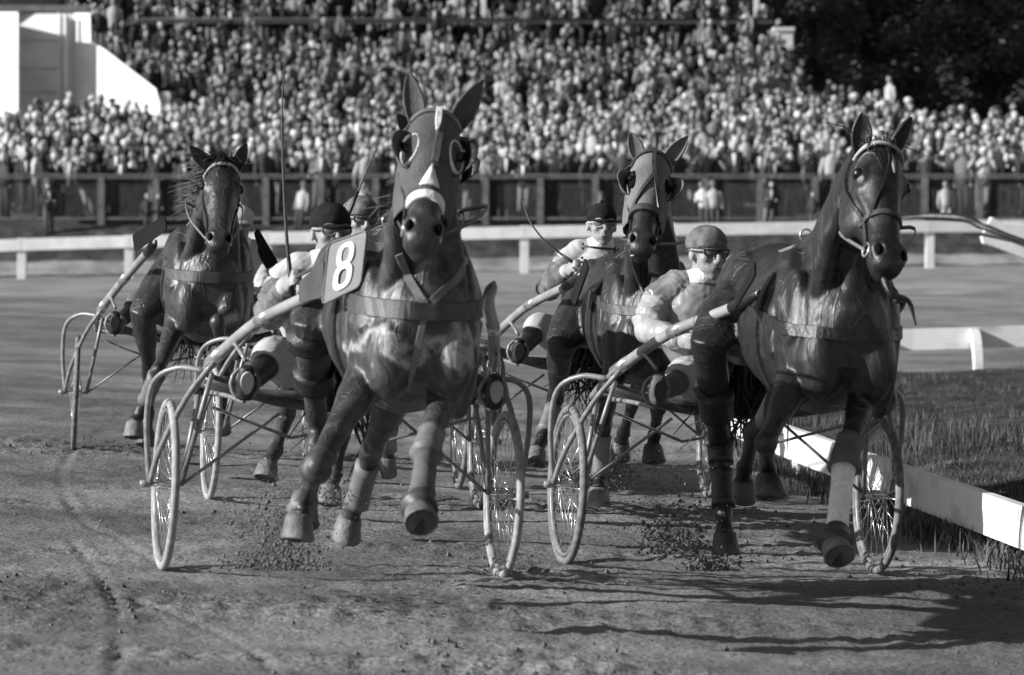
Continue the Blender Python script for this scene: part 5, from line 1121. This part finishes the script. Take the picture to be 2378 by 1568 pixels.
SULKY_L = sulky(R, dict(label='racing sulky of the rear left horse, seen wheel edge-on with dark plates', tyrel='tyre_m', tyrer='tyre_m', z1=1.3,
    plates=[dict(c=[(307, 545, 1.45), (382, 500, 1.65), (387, 535, 1.65), (312, 586, 1.45)], m='plate_b'), dict(c=[(592, 545, 1.7), (600, 530, 1.7), (648, 612, 1.45), (618, 625, 1.45)], m='plate_b')]))
dl, hand = driver(R, dict(label='driver in white brimmed hat hidden behind the rear left horse\'s head', seed=11, head=(556, 524), fyaw=0, cap='white', bulge=1.12, jacket='white', sleeve=None, trousers='darkcloth', peak=1.3, sole='leather'))
reins(R, hzl, [hand[-1], hand[1]], 'leather_l')

# ================================================================== horse hidden behind number 8
R = RIGS['5']; W = R.W
SP = dict(label='black horse almost wholly hidden directly behind the hooded horse', coat='coat_5', seed=6, poll=(1012, 305), muz=(1040, 545), hyaw=0, fp=2.46, fm=2.84, ears=[(921, 264), (1104, 330)], earlen=.2, mane=80, mside=1, mblow=1.6, hoofmat='hoof', dz=-.05,
    fore=[dict(s=-1, j=[(800, 985, 2.30), (778, 1100, 2.2), (768, 1135, 2.22)]), dict(s=1, j=[(910, 920, 2.60), (900, 975, 2.36), (895, 1000, 2.32)])],
    hind=[dict(s=-1, j=[(692, 830, 1.2), (665, 965, .8), (642, 1045, 1.0), (622, 1080, 1.08)], sole=(.35, -.25, -1)), dict(s=1, j=[W(1.05, .22, .92), W(.55, .18, .58), W(.25, .18, .34), W(.18, .18, .26)])])
hz5, bv, hp, band, hline, lx, uu, nn, _ = horse(R, SP)
for s_ in (-1, 1):
    c = hp(s_ * .1, .285, -.045); cb = MB(); rings = []
    for q in range(11):
        a = rad(-105 + 210 * q / 10); p0 = c + lx * s_ * .02 * cos(a) + uu * (.08 * sin(a)) - nn * .02; e1 = p0 + (nn * .06 + lx * s_ * .07) * max(.12, cos(a)); rings.append([p0, e1, e1 - lx * s_ * .006, p0 - lx * s_ * .006])
    cb.loft(rings); part('blinker_cup', cb, 'black' if s_ > 0 else 'leather', hz5)
SULKY_5 = sulky(R, dict(label='racing sulky between number 8 and the rear left horse, wheel with pale ribbed tyre', tyrel='tyre_l', tyrer='tyre_m', z1=1.24))
d5, hand = driver(R, dict(label='driver in grey cap peeping out behind the black-capped driver of number 8', seed=13, head=(838, 512), fyaw=10, cap='greycloth', peakm='black', bulge=1.15, jacket='darkcloth', gog='leather', sole='leather', button=False))
reins(R, hz5, [hand[-1], hand[1]], 'leather')
whip(R, 'thin slanting whip between the two left drivers\' caps and the hooded horse\'s ear', [(818, 478, .4), (842, 420, .4), (872, 350, .4), (905, 292, .4)], .006, 'leather')

# ------------------------------------------------------------------ barrier at the right edge
c = PX(2330, 600, 40)
ba = thing('plank_barrier', (c.x, c.y, gz(c.x, c.y)), 'white plank barrier end with a dark pole across it at the right edge', 'barrier')
for pix, dy in (([(2283, 541), (2302, 503), (2330, 516), (2500, 530), (2500, 585), (2378, 560)], 0), ([(2278, 548), (2283, 566), (2320, 578), (2500, 650), (2500, 600), (2378, 570)], -.1)):
    mb = MB(); mb.prism([PX(x, y, 40 + dy) for x, y in pix], (.0, .14, 0)); part('plank', mb, 'paint_g', ba, smooth=False, bevel=.015)
mb = MB(); mb.tube(cr([PX(2085, 508, 40.6), PX(2150, 503, 40.4), PX(2240, 508, 40.1), PX(2285, 528, 39.8), PX(2378, 562, 39.6), PX(2500, 612, 39.4)], 4), [.02] * 4 + [.045] * 4 + [.04] * 4 + [.03] * 8 + [.03], 10); part('pole', mb, 'black', ba)
mb = MB(); mb.tube([PX(2440, 560, 40.2), (PX(2440, 560, 40.2).x, 40.2, gz(7, 40.2) - .1)], .05, 8); part('post', mb, 'paint_g', ba)

# ------------------------------------------------------------------ dirt thrown up by the hooves
cm = MB(); cm.v = []; cm.f = []
for (px, py, Y, sx, sy, n, rm) in ((655, 1245, 14.9, 75, 80, 1500, .0036), (640, 1310, 14.7, 95, 28, 1300, .0036), (770, 1150, 15.6, 30, 40, 200, .004), (1560, 1240, 16.2, 78, 85, 1600, .0036), (1650, 1310, 16.0, 60, 30, 800, .0042), (1412, 1115, 20.0, 42, 50, 1500, .0045), (660, 1225, 14.9, 95, 110, 2600, .0012), (1565, 1215, 16.2, 100, 110, 2600, .0012), (1420, 1090, 20.0, 60, 70, 1200, .0014), (470, 860, 22.5, 60, 30, 60, .003)):
    for i in range(n):
        a = random.gauss(0, 1) * sx * .62; b_ = -abs(random.gauss(0, 1)) * sy * .8 + sy * .55; y = Y + random.gauss(0, .25); q = PX(px + a * (1 - b_ / (sy * 3)), py + b_, y)
        if q.z > gz(q.x, q.y): clod(q, min(.013, (.0018 if rm > .002 else .0009) + random.expovariate(1 / rm * 1.6)))
tag(link('flying_dirt', mesh_of(cm, smooth=False), 'clod'), 'clods of dirt thrown up by the hooves', 'dirt', kind='stuff')
